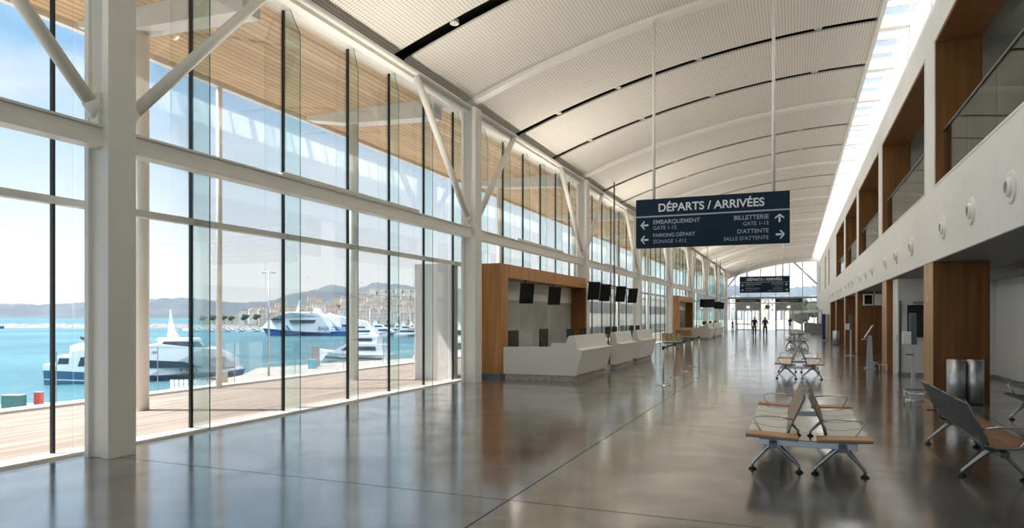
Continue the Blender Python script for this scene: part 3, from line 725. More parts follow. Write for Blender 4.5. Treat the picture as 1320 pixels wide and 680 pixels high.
# ------------------------------------------------------------------ beam seating
def leg_at(r, y, x0=-.03, x1=.52, hub=.27):
    for s, xf in ((-1, x0), (1, x1)):
        b = MB(); d = xf - hub
        b.tube([(hub, y, .33), (hub + d * .25, y, .30), (hub + d * .92, y, .095), (xf, y, .07), (xf, y, .03)], [.034, .03, .017, .017, .016], 10)
        l = b.build('leg', M['alu'], r)
        q = MB(); q.lathe([(.001, .03), (.022, .028), (.045, .01), (.047, 0), (.001, 0)], (xf, y, 0), seg=16); q.build('rubber_foot', M['rubber'], l)
def bench_half(r, ox, flip, L=3.3, near_tab=True, far_tab=True, seatm='seatp', backm='backwood', n=4, detail=True):
    s = -1 if flip else 1
    def T(x, y, z): return (ox + s * x, y, z)
    b = MB(); b.box(ox + s * .23, .05, .30, ox + s * .31, L - .05, .36); b.build('beam', M['steel_dark'], r)
    y = 0
    if near_tab:
        b = MB(); b.prism([(ox + s * .0, .415), (ox + s * .56, .440), (ox + s * .56, .465), (ox + s * .0, .44)], 'Y', 0, .30); t_ = b.build('end_table', M['tablewood'], r, bevel=.004)
        q = MB(); q.prism([(ox + s * .0, .400), (ox + s * .56, .425), (ox + s * .56, .439), (ox + s * .0, .414)], 'Y', 0, .30); q.build('table_underside', M['steel_dark'], t_)
        y = .33
    ye = L - (.33 if far_tab else 0)
    if far_tab:
        b = MB(); b.prism([(ox + s * .0, .415), (ox + s * .56, .440), (ox + s * .56, .465), (ox + s * .0, .44)], 'Y', L - .30, L); b.build('end_table', M['tablewood' if seatm == 'seatp' else 'seatwood'], r, bevel=.004)
    pt = (ye - y) / n
    for k in range(n):
        a = y + k * pt + .012; c = y + (k + 1) * pt - .012
        pr = [(.13, .415), (.20, .405), (.34, .41), (.46, .435), (.52, .44), (.555, .425)]
        vs = []; m_ = len(pr)
        up = [(ox + s * x, z) for x, z in pr] + [(ox + s * x, z - .018) for x, z in pr[::-1]]
        b = MB(); b.prism(up, 'Y', a, c); st = b.build('seat', M[seatm], r)
        q = MB()
        for yy in (a, c): q.tube([T(x, yy, z - .008) for x, z in pr], .010, 6)
        q.build('seat_rim', M['steel_dark'], st)
        pb = [(.12, .43), (.10, .50), (.03, .66), (-.055, .85)]
        up = [(ox + s * x, z) for x, z in pb] + [(ox + s * (x - .022), z) for x, z in pb[::-1]]
        b = MB(); b.prism(up, 'Y', a, c); bk = b.build('backrest', M[backm], r)
        q = MB()
        for yy in (a, c): q.tube([T(x - .011, yy, z) for x, z in pb], .012, 6)
        q.tube([T(-.066, a, .855), T(-.066, c, .855)], .012, 6)
        q.build('back_rim', M['steel_dark'], bk)
    for yy in (y + .02, ye - .02) if near_tab else (y + .03, ye - .02):
        b = MB(); b.tube([T(.06, yy, .60), T(.20, yy, .625), T(.40, yy, .625), T(.475, yy, .61), T(.49, yy, .58), T(.42, yy, .46), T(.38, yy, .40)], .011, 8); b.build('armrest', M['chrome'], r)
    for yy in (y + .3, ye - .3):
        b = MB(); b.tube([T(.27, yy, .33), T(.12, yy, .36), T(.09, yy, .50)], .02, 8); b.build('back_bracket', M['steel_dark'], r)
def double_bench():
    r = empty('double_bench')
    bench_half(r, .115, False); bench_half(r, -.075, True)
    for yy in (.28, 3.0):
        for s, ox in ((1, .115), (-1, -.075)):
            for s2, xf in ((-1, ox + s * -.01), (1, ox + s * .50)):
                hub = ox + s * .27; d = xf - hub; b = MB()
                b.tube([(hub, yy, .31), (hub + d * .25, yy, .285), (hub + d * .92, yy, .095), (xf, yy, .07), (xf, yy, .03)], [.034, .03, .017, .017, .016], 10)
                l = b.build('leg', M['alu'], r)
                q = MB(); q.lathe([(.001, .03), (.022, .028), (.045, .01), (.047, 0), (.001, 0)], (xf, yy, 0), seg=16); q.build('rubber_foot', M['rubber'], l)
        b = MB(); b.box(-.50, yy - .03, .30, .54, yy + .03, .37); b.build('cross_beam', M['alu'], r, bevel=.004)
    return r
d0 = double_bench()
labs = ['nearest back-to-back waiting bench with pale seats and wooden end tables', 'second back-to-back waiting bench down the middle of the hall', 'third back-to-back waiting bench, small, before the doors', 'fourth, farthest back-to-back waiting bench in the hall']
for i, (x, y) in enumerate(((.115, 8.35), (.10, 21.3), (.12, 43.0), (.15, 60.0))):
    o = d0 if i == 0 else copy_tree(d0); o.location = (x, y, 0); tag(o, labs[i], 'bench', 'back-to-back waiting benches')
r = empty('waiting_bench', (1.80, 8.7, 0)); bench_half(r, 0, False, 3.3, False, True, 'seatwood', 'seatb', 4)
leg_at(r, .42, -.05, .53); leg_at(r, 2.55, -.05, .53); tag(r, 'single waiting bench with blue-grey backs and amber wooden seats at the right', 'bench')
r = empty('waiting_bench', (4.05, 14.9, 0), pi); bench_half(r, 0, False, 2.6, False, False, 'seatb', 'seatb', 3); leg_at(r, .42, -.05, .53); leg_at(r, 2.2, -.05, .53)
tag(r, 'dark waiting bench cut off by the right edge, facing the hall', 'bench')
# perforated benches left, near the second portal
for i, (u, t, lab) in enumerate(((853, 39, 'striped wooden bench standing between the near and far ticket desks'), (871, 49, 'amber striped bench in front of the far timber booth'))):
    p = gp(u, t); r = empty('waiting_bench', (p.x, p.y, 0), R(-70)); bench_half(r, 0, False, 1.1, False, False, 'seatp', 'backwood' if i == 0 else 'seatwood', 4); leg_at(r, .25); leg_at(r, .85); tag(r, lab, 'bench')

# ------------------------------------------------------------------ right side furniture
def bin_(x, y, lab, rad=.15):
    r = empty('waste_bin', (x, y, 0)); b = MB(); b.cyl(0, 0, .03, .90, rad, seg=32); b.build('body', M['brushed'], r)
    b = MB(); b.lathe([(rad, .90), (rad * .97, .925), (rad * .6, .925), (rad * .55, .88), (.001, .87)], seg=32); b.build('rim', M['chrome'], r)
    b = MB(); b.cyl(0, 0, 0, .03, rad * .95, seg=24); b.build('base', M['black'], r); return tag(r, lab, 'bin', 'steel bins')
bin_(3.10, 16.72, 'brushed steel cylinder bin, left of the two by the big pilaster', .17); bin_(3.44, 16.80, 'brushed steel cylinder bin, right of the two by the big pilaster', .17)
bin_(2.45, 48.5, 'lone steel bin far down along the right pilasters', .2)
def dispenser(x, y, lab):
    r = empty('hand_rub_stand', (x, y, 0)); b = MB(); b.lathe([(.001, .02), (.20, .015), (.21, 0), (.001, 0)], seg=28); b.build('base', M['alu'], r)
    b = MB(); b.box(-.035, -.03, .01, .035, .03, 1.25); b.build('pole', M['brushed'], r)
    b = MB(); b.box(-.07, -.035, 1.20, .07, .035, 1.88); b.build('back_board', M['steel_dark'], r, bevel=.01)
    b = MB(); b.box(-.21, -.12, 1.20, -.04, .02, 1.48); b.build('dispenser', M['white'], r, bevel=.02)
    b = MB(); b.box(-.14, -.14, .98, .0, .0, 1.0); b.build('drip_tray', M['black'], r); return tag(r, lab, 'hand rub stand', 'hand rub stands')
dispenser(2.36, 17.0, 'tall hand-rub stand with white dispenser beside the big near pilaster'); dispenser(2.4, 35.4, 'dark hand-rub stand with white dispenser farther down the right side')
r = empty('wall_screen', (3.55, 24.17, 1.18)); b = MB(); b.box(-.35, -.04, 0, .35, .01, .98); b.build('display', M['screen'], r, bevel=.006); b = MB(); b.box(-.2, -.035, 1.02, .2, 0, 1.08); b.build('camera_bar', M['soffit'], r); tag(r, 'black screen mounted on the white wall beside the near pilaster', 'screen')
d = empty('door_1', (3.0, 24.17, 0), kind='structure'); b = MB(); b.box(-.02, -.03, 0, .03, .02, 2.3); b.build('door_edge', M['steel_dark'], d); b = MB(); b.box(-.055, .1, 1.0, -.04, .22, 1.25); b.build('door_plate', M['soffit'], d)
r = empty('check_in_kiosk', (2.42, 26.9, 0)); b = MB(); b.box(-.18, -.2, 0, .18, .2, .03); b.build('base', M['alu'], r, bevel=.008)
b = MB(); b.prism([(-.10, .03), (.10, .03), (.06, 1.15), (-.06, 1.15)], 'Y', -.10, .10); b.build('pedestal', M['alu'], r)
b = MB(); b.obox((-.02, 0, 1.27), (-.02, 0, .016), (0, .19, 0), (0.14, 0, .24)); b.build('touchscreen', M['steel_dark'], r, bevel=.01)
b = MB(); b.obox((-.042, 0, 1.29), (-.004, 0, .003), (0, .16, 0), (.115, 0, .20)); b.build('display_glass', M['wall_white'], r)
b = MB(); b.box(-.25, -.12, 1.0, .05, .05, 1.03); b.build('shelf', M['alu'], r); tag(r, 'silver check-in kiosk with tilted touchscreen before the third pilaster', 'kiosk')
def rail_(x, y, L, W, lab):
    r = empty('bumper_rail', (x, y, 0)); b = MB(); z = .27; b.tube([(W, 0, z), (0, 0, z), (0, L, z), (W, L, z)], .014, 8); b.tube([(W, .06, z), (.06, .06, z)], .010, 6)
    b.build('rail', M['chrome'], r)
    for p in ((0.02, .02), (0.02, L - .02), (W - .02, 0)):
        q = MB(); q.cyl(p[0], p[1], 0, z, .012, seg=8); q.build('leg', M['chrome'], r)
    return tag(r, lab, 'guard rail', 'low chrome guard rails')
rail_(2.12, 15.7, .9, .55, 'low chrome guard rail beside the single bench and near pilaster'); rail_(2.5, 24.9, 1.6, .25, 'low chrome guard rail around the second pilaster')
r = empty('hanging_screen', (3.25, 34.0, 2.55)); b = MB(); b.box(-.45, -.05, -.25, -.05, .05, .25); b.box(.0, -.05, -.25, .4, .05, .25); b.build('casing', M['wall_white'], r, bevel=.01); b = MB(); b.box(-.40, -.06, -.2, -.1, -.05, .2); b.build('display', M['screen'], r)
b = MB(); b.cyl(0, 0, .2, .44, .025, seg=8); b.build('mount', M['alu'], r); tag(r, 'white-cased screen hanging under the soffit between two pilasters', 'screen')
for i, (x, y, m_, lab) in enumerate(((2.05, 57, 'bannerb', 'blue roll-up banner far down the right side'), (2.45, 60, 'bannerw', 'pale roll-up banner behind the blue banner'))):
    r = empty('banner_stand', (x, y, 0)); b = MB(); b.box(-.13, -.01, .08, .13, .01, 2.0); b.build('banner', M[m_], r); b = MB(); b.box(-.15, -.1, 0, .15, .1, .08); b.build('base', M['alu'], r); tag(r, lab, 'banner')
# information desks near the end right
for i, (x, y) in enumerate(((1.6, 90), (2.1, 80))):
    r = empty('counter', (x, y, 0)); b = MB(); b.prism([(-.5, 0), (.5, 0), (.55, 1.05), (-.55, 1.05)], 'Y', -.4, .4); b.build('body', M['soffit'], r); b = MB(); b.box(-.6, -.5, 1.05, .6, .5, 1.1); b.build('top', M['wall_grey'], r)
    tag(r, ['grey counter right of the far right entrance doors', 'grey counter against the far right wall'][i], 'counter')
    r = empty('glass_booth', (x + .1, y + 2.5, 0)); b = MB(); b.box(-.9, -.6, 2.3, .6, .6, 2.6); b.build('canopy_box', M['wall_white'], r)
    for px, py in ((-.85, -.55), (.55, -.55), (-.85, .55), (.55, .55)):
        b = MB(); b.box(px - .03, py - .03, 0, px + .03, py + .03, 2.3); b.build('post', M['alu'], r)
    tag(r, ['small white-topped glazed booth by the far right doors', 'small white-topped glazed booth against the far right wall'][i], 'booth')
# soffit downlights
def dl(x, y, lab):
    r = empty('soffit_downlight', (x, y, 2.98)); b = MB(); b.lathe([(.11, 0), (.10, -.012), (.085, -.004)], seg=24); b.build('ring', M['white'], r); b = MB(); b.lathe([(.086, -.005), (.001, -.006)], seg=24); b.build('lens', M['lamp'], r)
    return tag(r, lab, 'downlight', 'downlights in the right soffit')
for i, (x, y) in enumerate(((3.75, 13.2), (3.9, 20.6), (3.9, 31), (3.9, 41))): dl(x, y, '%s recessed downlight in the low grey soffit on the right' % ORD[i])

# ------------------------------------------------------------------ people
def skin_mesh(name, joints, bones, m, parent=None, sub=2, root=0):
    me = bpy.data.meshes.new(name); me.from_pydata([j[0] for j in joints], bones, []); me.materials.append(m)
    o = bpy.data.objects.new(name, me); COL.objects.link(o)
    if parent: o.parent = parent
    s = o.modifiers.new('skin', 'SKIN'); 
    for i, j in enumerate(joints):
        v = me.skin_vertices[0].data[i]; r_ = j[1]; v.radius = r_ if isinstance(r_, tuple) else (r_, r_)
        v.use_root = (i == root)
    s.use_smooth_shade = True
    q = o.modifiers.new('sub', 'SUBSURF'); q.levels = sub; q.render_levels = sub
    return o
def person(x, y, rz, h, label, stride=.2, arms='down', longhair=False, group=None):
    r = empty('person', (x, y, 0), rz); k = h / 1.75; s = stride
    # y = facing direction (local +y), x = side
    def J(px, py, pz, rad): return ((px * k, py * k, pz * k), (rad * k, rad * k) if not isinstance(rad, tuple) else (rad[0] * k, rad[1] * k))
    if arms == 'down': el = [(.235, -.03, 1.12), (-.235, .03, 1.12)]; ha = [(.25, .06, .86), (-.25, .12, .87)]
    else: el = [(.26, .02, 1.13), (-.26, .02, 1.13)]; ha = [(.10, .22, 1.16), (-.12, .22, 1.10)]
    legs = [(.10, s), (-.10, -s)]
    js = [J(0, 0, .96, (.15, .11)), J(0, 0, 1.12, (.125, .095)), J(0, .0, 1.33, (.15, .10)), J(0, -.01, 1.44, (.11, .075)), J(0, 0, 1.52, .052), J(0, .015, 1.58, (.068, .08)), J(0, .02, 1.66, (.078, .095)), J(0, .01, 1.72, (.055, .07)),
          J(.18, 0, 1.40, .055), J(el[0][0], el[0][1], el[0][2], .04), J(ha[0][0], ha[0][1], ha[0][2], .028), J(-.18, 0, 1.40, .055), J(el[1][0], el[1][1], el[1][2], .04), J(ha[1][0], ha[1][1], ha[1][2], .028)]
    bn = [(0, 1), (1, 2), (2, 3), (3, 4), (4, 5), (5, 6), (6, 7), (3, 8), (8, 9), (9, 10), (3, 11), (11, 12), (12, 13)]
    for sx_, sy in legs:
        n_ = len(js)
        js += [J(sx_, 0, .88, .085), J(sx_, sy * .55 + .03, .50, .058), J(sx_, sy * .9, .10, .038), J(sx_, sy * .9 + .14, .035, .032)]
        bn += [(0, n_), (n_, n_ + 1), (n_ + 1, n_ + 2), (n_ + 2, n_ + 3)]
    # fingers
    for hi, side in ((10, 1), (13, -1)):
        hx, hy, hz = [c / k for c in js[hi][0]]; e_ = Vector(js[hi][0]) / k - Vector(js[hi - 1][0]) / k; e_.normalize()
        n_ = len(js); pm = Vector((hx, hy, hz)) + e_ * .06; js.append(J(pm.x, pm.y, pm.z, .026)); bn.append((hi, n_))
        for f in range(4):
            q = pm + e_ * (.05 + .012 * (1.5 - abs(f - 1.5))) + Vector((0, (f - 1.5) * .019, 0)); js.append(J(q.x, q.y, q.z, .009)); bn.append((n_, len(js) - 1))
        q = Vector((hx, hy, hz)) + e_ * .04 + Vector((0, .045, 0)); js.append(J(q.x, q.y, q.z, .01)); bn.append((hi, len(js) - 1))
    skin_mesh('body', js, bn, M['skin'], r)
    # clothes: slightly larger skins over the body
    top = [J(0, 0, .92, (.165, .125)), J(0, 0, 1.12, (.145, .115)), J(0, 0, 1.33, (.168, .118)), J(0, -.01, 1.44, (.12, .085)), J(.18, 0, 1.40, .068), J(el[0][0], el[0][1], el[0][2], .052), J(-.18, 0, 1.40, .068), J(el[1][0], el[1][1], el[1][2], .052)]
    skin_mesh('jacket', top, [(0, 1), (1, 2), (2, 3), (3, 4), (4, 5), (3, 6), (6, 7)], M['cloth'], r)
    tj = [J(0, 0, .97, (.155, .118))]; tb = []
    for sx_, sy in legs:
        n_ = len(tj); tj += [J(sx_, 0, .86, .098), J(sx_, sy * .55 + .03, .50, .074), J(sx_, sy * .9, .12, .055)]; tb += [(0, n_), (n_, n_ + 1), (n_ + 1, n_ + 2)]
    skin_mesh('trousers', tj, tb, M['cloth'], r)
    for sx_, sy in legs:
        b = MB(); b.prism([((sy * .9 - .09) * k, 0), ((sy * .9 + .19) * k, 0), ((sy * .9 + .18) * k, .05 * k), ((sy * .9 + .03) * k, .10 * k), ((sy * .9 - .08) * k, .10 * k)], 'X', (sx_ - .045) * k, (sx_ + .045) * k); b.build('shoe', M['black'], r, bevel=.012)
    hj = [J(0, -.02, 1.70, (.09, .10)), J(0, -.05, 1.62, (.085, .06))]
    if longhair: hj.append(J(0, -.075, 1.48, (.07, .035)))
    skin_mesh('hair', hj, [(i, i + 1) for i in range(len(hj) - 1)], M['hair'], r)
    return tag(r, label, 'person', group)
p = gp(972.6, 62.5); person(p.x, p.y, R(4), 1.82, 'person in dark clothes walking ahead, left of the central pair', .2)
p = gp(986.3, 61.5); person(p.x, p.y, R(-8), 1.80, 'person in dark clothes with arms folded in front, right of the central pair', .14, 'front', True)
p = gp(1018.5, 88); person(p.x, p.y, R(180), 1.72, 'small distant person in dark clothes standing before the right entrance doors', .05, 'down', True)
p = gp(944.5, 84); person(p.x, p.y, R(120), 1.45, 'small distant person in black near the left entrance doors, beside the desks', .08, 'front')

# ------------------------------------------------------------------ boats
def boat_frame(uS, vS, uB, vB, wl=-6.0):
    """stern and bow waterline bearings -> root placement and a side-view mapping"""
    tS = (EYE - wl) / ((vS - 408) / F); tB = (EYE - wl) / ((vB - 408) / F)
    S = gp(uS, tS); Bp = gp(uB, tB); d = Bp - S; L = d.length; rz = math.atan2(d.y, d.x)
    def m_(u, v):
        # intersect bearing with the side plane
        a = (u - 660) / F; dx, dy = (-SN + a * CS), (CS + a * SN)
        ux, uy = d.x / L, d.y / L
        # S + s*u = t*dir
        det = ux * (-dy) - uy * (-dx); s_ = (-S.x * (-dy) + S.y * (-dx)) / det; t_ = (ux * (-S.y) - uy * (-S.x)) / det
        return (s_, EYE - wl + (408 - v) / F * t_)
    return S, rz, L, m_
def loft(b, prof, hw, y0=0.):
    """side profile (x,z) with half width hw(x,z); solid closed between port and starboard"""
    n = len(prof); vs = [(x, y0 + hw(x, z), z) for x, z in prof] + [(x, y0 - hw(x, z), z) for x, z in prof]
    return b.raw(vs, [tuple(range(n)), tuple(range(2 * n - 1, n - 1, -1))] + [(i, (i + 1) % n, n + (i + 1) % n, n + i) for i in range(n)])
# --- catamaran
S, rz, L, mp_ = boat_frame(57, 496, 316, 486.5)
r = empty('catamaran', (S.x, S.y, -6), rz)
def taper(L, W, p=.72, mn=.05):
    return lambda x, z: W * (1 if x < L * p else max(mn, 1 - ((x - L * p) / (L * (1 - p))) ** 1.6))
P_ = lambda lst: [mp_(u, v) for u, v in lst]
tw = taper(L, 3.0); tn = taper(L, 2.4, .66)
off = 3.0
b = MB(); loft(b, P_([(57, 499), (55.6, 477), (120, 480), (190, 484), (260, 482), (290, 479), (319, 476.5), (314, 490), (200, 508), (120, 500)]), tw, off); b.build('hull', M['hull'], r)
b = MB(); loft(b, P_([(55, 477.5), (55.6, 470), (73, 471), (73, 459.5), (92, 459), (92, 452), (128, 449), (192, 446), (204, 443), (262, 449), (281, 449.5), (298, 457), (315, 473), (318, 477), (290, 479.5), (260, 482.5), (190, 484.5), (120, 481)]), taper(L, 2.9), off); b.build('superstructure', M['boat'], r)
b = MB(); loft(b, P_([(196, 449), (206, 438.5), (259, 438.5), (266, 450)]), lambda x, z: 1.9, off); br = b.build('bridge', M['boat'], r)
b = MB(); loft(b, P_([(206, 447), (211, 440.3), (257, 440.3), (263.5, 447.5)]), lambda x, z: 1.94, off); b.build('bridge_window', M['boatglass'], br)
b = MB(); loft(b, P_([(201, 438.5), (204, 435.8), (259, 436.3), (262, 438.8)]), lambda x, z: 2.1, off); b.build('bridge_roof', M['boat'], br)
b = MB(); loft(b, P_([(128, 474), (128, 464), (192, 464), (236, 466), (262, 473.5), (240, 474.5)]), lambda x, z: 2.96 if x < L * .7 else 2.9, off); b.build('window_band', M['boatglass'], r)
b = MB(); loft(b, P_([(57, 489), (57, 488), (120, 490), (190, 493), (280, 486), (280, 487), (190, 494.2), (120, 491.2)]), lambda x, z: tw(x, z) + .02, off); b.build('hull_stripe', M['boat'], r)
for u in (232, 240, 252):
    b = MB(); loft(b, P_([(u, 478), (u, 475.8), (u + 3, 475.8), (u + 3, 478)]), lambda x, z: 2.93, off); b.build('porthole', M['boatglass'], r)
b = MB(); loft(b, P_([(196, 455), (196, 452.5), (202, 452.5), (202, 455)]), lambda x, z: 2.93, off); b.build('vent', M['soffit'], r)
b = MB(); loft(b, P_([(74, 469), (76, 461.5), (89, 461.5), (88, 469)]), lambda x, z: 2.94, off); b.build('cabin_window', M['boatglass'], r)
b = MB(); loft(b, P_([(100, 472), (104, 460), (128, 460), (128, 472)]), lambda x, z: 2.94, off); b.build('cabin_window', M['boatglass'], r)
b = MB(); loft(b, P_([(270, 472), (272, 462), (290, 460), (303, 470), (305, 474)]), lambda x, z: tw(x, z) * .97 + .04, off); b.build('bow_screen', M['wall_grey'], r)
b = MB(); loft(b, P_([(88, 459), (88, 446), (98, 443), (116, 446), (124, 452), (124, 459)]), lambda x, z: 1.6, off); b.build('funnel_housing', M['boat'], r)
b = MB(); loft(b, P_([(100, 434), (113, 436), (116, 441), (101, 438)]), lambda x, z: .7, off); b.build('tail_fin', M['boatglass'], r)
b = MB(); loft(b, P_([(215, 437), (217.5, 415), (219, 398), (220.5, 398), (222.5, 412), (226, 425), (233, 437)]), lambda x, z: .28, off); q0 = mp_(219, 420); q1 = mp_(229, 426)
b.tube([(q0[0], off - 1.1, q0[1]), (q0[0], off + 1.1, q0[1])], .06, 8); b.tube([(q1[0], off - .9, q1[1]), (q1[0], off + .9, q1[1])], .06, 8); b.build('mast', M['boat'], r)
b = MB(); pr = [mp_(u, v) for u, v in ((272, 451), (290, 457), (306, 466), (317, 474))]; b.tube([(x, off - tw(x, z) * .9, z + .55) for x, z in pr], .05, 6)
for x, z in pr: b.tube([(x, off - tw(x, z) * .9, z), (x, off - tw(x, z) * .9, z + .55)], .035, 6)
b.build('bow_rail', M['boat'], r)
tag(r, 'white and dark blue catamaran ferry moored behind the terrace, partly hidden by the near column', 'ferry')
# --- blue ferry
S, rz, L, mp_ = boat_frame(447, 433, 338, 433)
r = empty('ferry', (S.x, S.y, -6), rz); off = -5.0
tw = taper(L, 5.0, .7)
b = MB(); loft(b, P_([(450, 434.5), (450, 426.5), (400, 427.5), (360, 425), (332.5, 422.5), (341, 434.5)]), tw, off); b.build('hull', M['hull2'], r)
b = MB(); loft(b, P_([(426, 428.5), (415, 408), (409, 403), (374, 402.5), (366, 404), (342, 411), (331.5, 422.8), (360, 425.4), (400, 428)]), taper(L, 4.9, .62), off); b.build('superstructure', M['boat'], r)
b = MB(); loft(b, P_([(374, 416), (373, 412), (407, 412), (405, 416)]), lambda x, z: 4.97, off); b.build('window_band', M['boatglass'], r)
b = MB(); loft(b, P_([(345, 412), (350, 410.6), (362, 410.6), (362, 412)]), lambda x, z: 3.8, off); b.build('window_band', M['boatglass'], r)
b = MB(); loft(b, P_([(398, 404), (402, 396.5), (408, 396.5), (411, 404)]), lambda x, z: 1.5, off); b.build('funnel', M['boat'], r)
b = MB(); loft(b, P_([(376, 404), (381, 386), (383, 386), (380, 404)]), lambda x, z: .5, off); b.build('mast', M['boat'], r)
b = MB(); loft(b, P_([(358, 405), (360, 401.5), (392, 401.5), (392, 404)]), lambda x, z: 3.5, off); b.build('bridge_deck', M['boat'], r)
b = MB(); loft(b, P_([(367.5, 419), (369, 419), (374.5, 426), (372.5, 426)]), lambda x, z: 4.98, off); b.build('swoosh_mark', M['hull2'], r)
q = mp_(410, 425.3); text('BAJA ZANEDUS', 2.15, r, (q[0], off + 5.02, q[1]), M['hull2'], 'ship_name', rot=(R(90), 0, pi), bold=.02)
tag(r, 'white and royal blue ferry with lettered side across the harbour', 'ferry')
S, rz, L, mp_ = boat_frame(480, 431.4, 424, 431.4)
r = empty('ferry', (S.x, S.y, -6), rz); off = -4
b = MB(); loft(b, P_([(480, 434), (480, 425), (440, 426), (421, 419), (428, 434)]), taper(L, 4.2), off); b.build('hull', M['hull2'], r)
b = MB(); loft(b, P_([(478, 425), (470, 414), (438, 408), (421, 403), (416, 406), (425, 419), (440, 426)]), taper(L, 4.0), off); b.build('superstructure', M['boat'], r)
b = MB(); loft(b, P_([(470, 421), (470, 418), (440, 418), (442, 421)]), lambda x, z: 4.05, off); b.build('window_band', M['boatglass'], r)
tag(r, 'blue-hulled ferry moored astern of the lettered ferry', 'ferry')

# --- yachts
def yacht():
    r = empty('yacht'); L = 16.; tw = taper(L, 2.3, .55)
    b = MB(); loft(b, [(0, -.3), (0, 1.5), (6, 1.6), (12, 2.0), (16.3, 2.6), (14.8, -.3)], tw); b.build('hull', M['boat'], r)
    b = MB(); loft(b, [(1.0, 1.5), (1.2, 3.4), (3.0, 3.6), (8.6, 3.5), (11.4, 2.0), (11.4, 1.7)], lambda x, z: 1.9); b.build('deckhouse', M['boat'], r)
    b = MB(); loft(b, [(2.4, 2.3), (2.5, 3.05), (8.4, 3.05), (9.6, 2.3)], lambda x, z: 1.94); b.build('window_band', M['boatglass'], r)
    b = MB(); loft(b, [(2.6, 3.55), (2.2, 5.0), (6.2, 5.1), (7.6, 3.55)], lambda x, z: 1.5); fl = b.build('flybridge', M['boat'], r)
    b = MB(); loft(b, [(3.4, 4.0), (3.3, 4.6), (6.2, 4.6), (6.7, 4.0)], lambda x, z: 1.54); b.build('flybridge_window', M['boatglass'], fl)
    b = MB(); loft(b, [(2.8, 5.0), (3.2, 6.6), (3.8, 6.6), (4.4, 5.1)], lambda x, z: .8); b.build('radar_arch', M['boat'], r)
    b = MB(); loft(b, [(1, .55), (1, .95), (13, 1.1), (13.2, .7)], lambda x, z: tw(x, z) + .02); b.build('port_lights', M['boatglass'], r)
    return r
y0_ = yacht()
ylist = [(540, 108, 12, 1.25, 'large white motor yacht moored at the quay, beside the white wing wall'), (505, 118, 190, .9, 'white motor yacht moored just left of the large quay yacht')]
for i, (u, t, a, s, lab) in enumerate(ylist):
    o = y0_ if i == 0 else copy_tree(y0_); p = gp(u, t, -6); o.location = p; o.rotation_euler = (0, 0, R(a)); o.scale = (s, s, s); tag(o, lab, 'yacht')
random.seed(3)
for row in range(4):
    for k in range(3):
        t = 258 + row * 17; u = 474 + k * 56 * 262 / t + (row % 2) * 22; o = copy_tree(y0_); o.location = gp(u - 22, t, -6); o.rotation_euler = (0, 0, R(22.3 + random.uniform(-2, 2))); s = random.uniform(.82, .95); o.scale = (s, s, s)
        tag(o, 'white yacht in the crowded marina row below the hillside town', 'yacht', 'white yachts in the marina row')
for row in range(3):
    for k in range(5):
        t = 360 + row * 12; u = 246 + k * 19 + row * 6; o = copy_tree(y0_); o.location = gp(u, t, -6); o.rotation_euler = (0, 0, R(22.3)); s = random.uniform(.36, .43); o.scale = (s, s, s)
        tag(o, 'small white boat moored along the distant marina quay', 'boat', 'small boats at the distant quay')
# tug by the breakwater
r = empty('tugboat', gp(2, 455, -6), R(200)); tw = taper(12, 2.2)
b = MB(); loft(b, [(0, -.3), (0, 1.6), (9, 1.9), (12, 2.8), (11, -.3)], tw); b.build('hull', M['hull'], r)
b = MB(); loft(b, [(4, 1.6), (4, 4.2), (8, 4.4), (8.6, 1.8)], lambda x, z: 1.5); b.box(5, -1.2, 4.3, 7.4, 1.2, 6.2); b.build('wheelhouse', M['boat'], r)
b = MB(); b.cyl(6, 0, 6.2, 9.5, .15, seg=8); b.build('mast', M['boat'], r); tag(r, 'small blue and white tugboat by the breakwater at the far left', 'tugboat')

# breakwaters, far quays
def ridge(name, us, ts, tops, m_, depth, base=-7, kind='structure', n=60, noise=0., seed=1):
    random.seed(seed); b = MB(); vs = []; fs = []
    def lerp(xs, ys, x):
        for i in range(len(xs) - 1):
            if xs[i] <= x <= xs[i + 1]: f = (x - xs[i]) / (xs[i + 1] - xs[i]); f = f * f * (3 - 2 * f); return ys[i] * (1 - f) + ys[i + 1] * f
        return ys[-1] if x > xs[-1] else ys[0]
    for i in range(n + 1):
        u = us[0] + (us[-1] - us[0]) * i / n; t = lerp(us, ts, u); zt = hgt(lerp(us, tops, u), t) + random.uniform(-noise, noise)
        for f, h in ((-.5, 0), (-.3, .38), (-.12, .8), (0, 1), (.25, .7), (.5, 0)):
            z = base + (zt - base) * h + (random.uniform(-noise, noise) if 0 < h < 1 else 0); p = gp(u, t + depth * f, z); vs.append(p)
    for i in range(n):
        for j in range(5): a = i * 6 + j; fs.append((a, a + 1, a + 7, a + 6))
    b.raw(vs, fs, True); return b.build(name, m_, kind=kind)
ridge('breakwater_shore', [-200, 120, 330], [480, 490, 520], [416.5, 417, 418], M['rock'], 30, n=120, noise=.5, seed=2)
ridge('quay_shore', [235, 300, 345], [400, 390, 380], [423, 423.5, 424], M['quay'], 60, n=40, noise=.2, seed=5)
ridge('marina_shore', [430, 500, 640, 800], [330, 330, 330, 330], [424, 423, 423, 423], M['quay'], 90, n=40, noise=.3, seed=6)
ridge('mountains', [-400, -100, 60, 140, 240, 300, 340, 420], [5200, 5200, 5200, 5200, 5200, 5200, 5200, 5200], [392, 389, 392, 387, 384, 389, 393, 396], M['hill_hazed'], 1500, n=160, noise=5, seed=8)
ridge('hills_far', [290, 340, 390, 430, 460, 485, 510, 560, 640, 760], [3000] * 10, [392, 388, 376, 367, 371, 364, 366, 374, 378, 384], M['hill_hazed'], 1400, n=120, noise=3, seed=9)
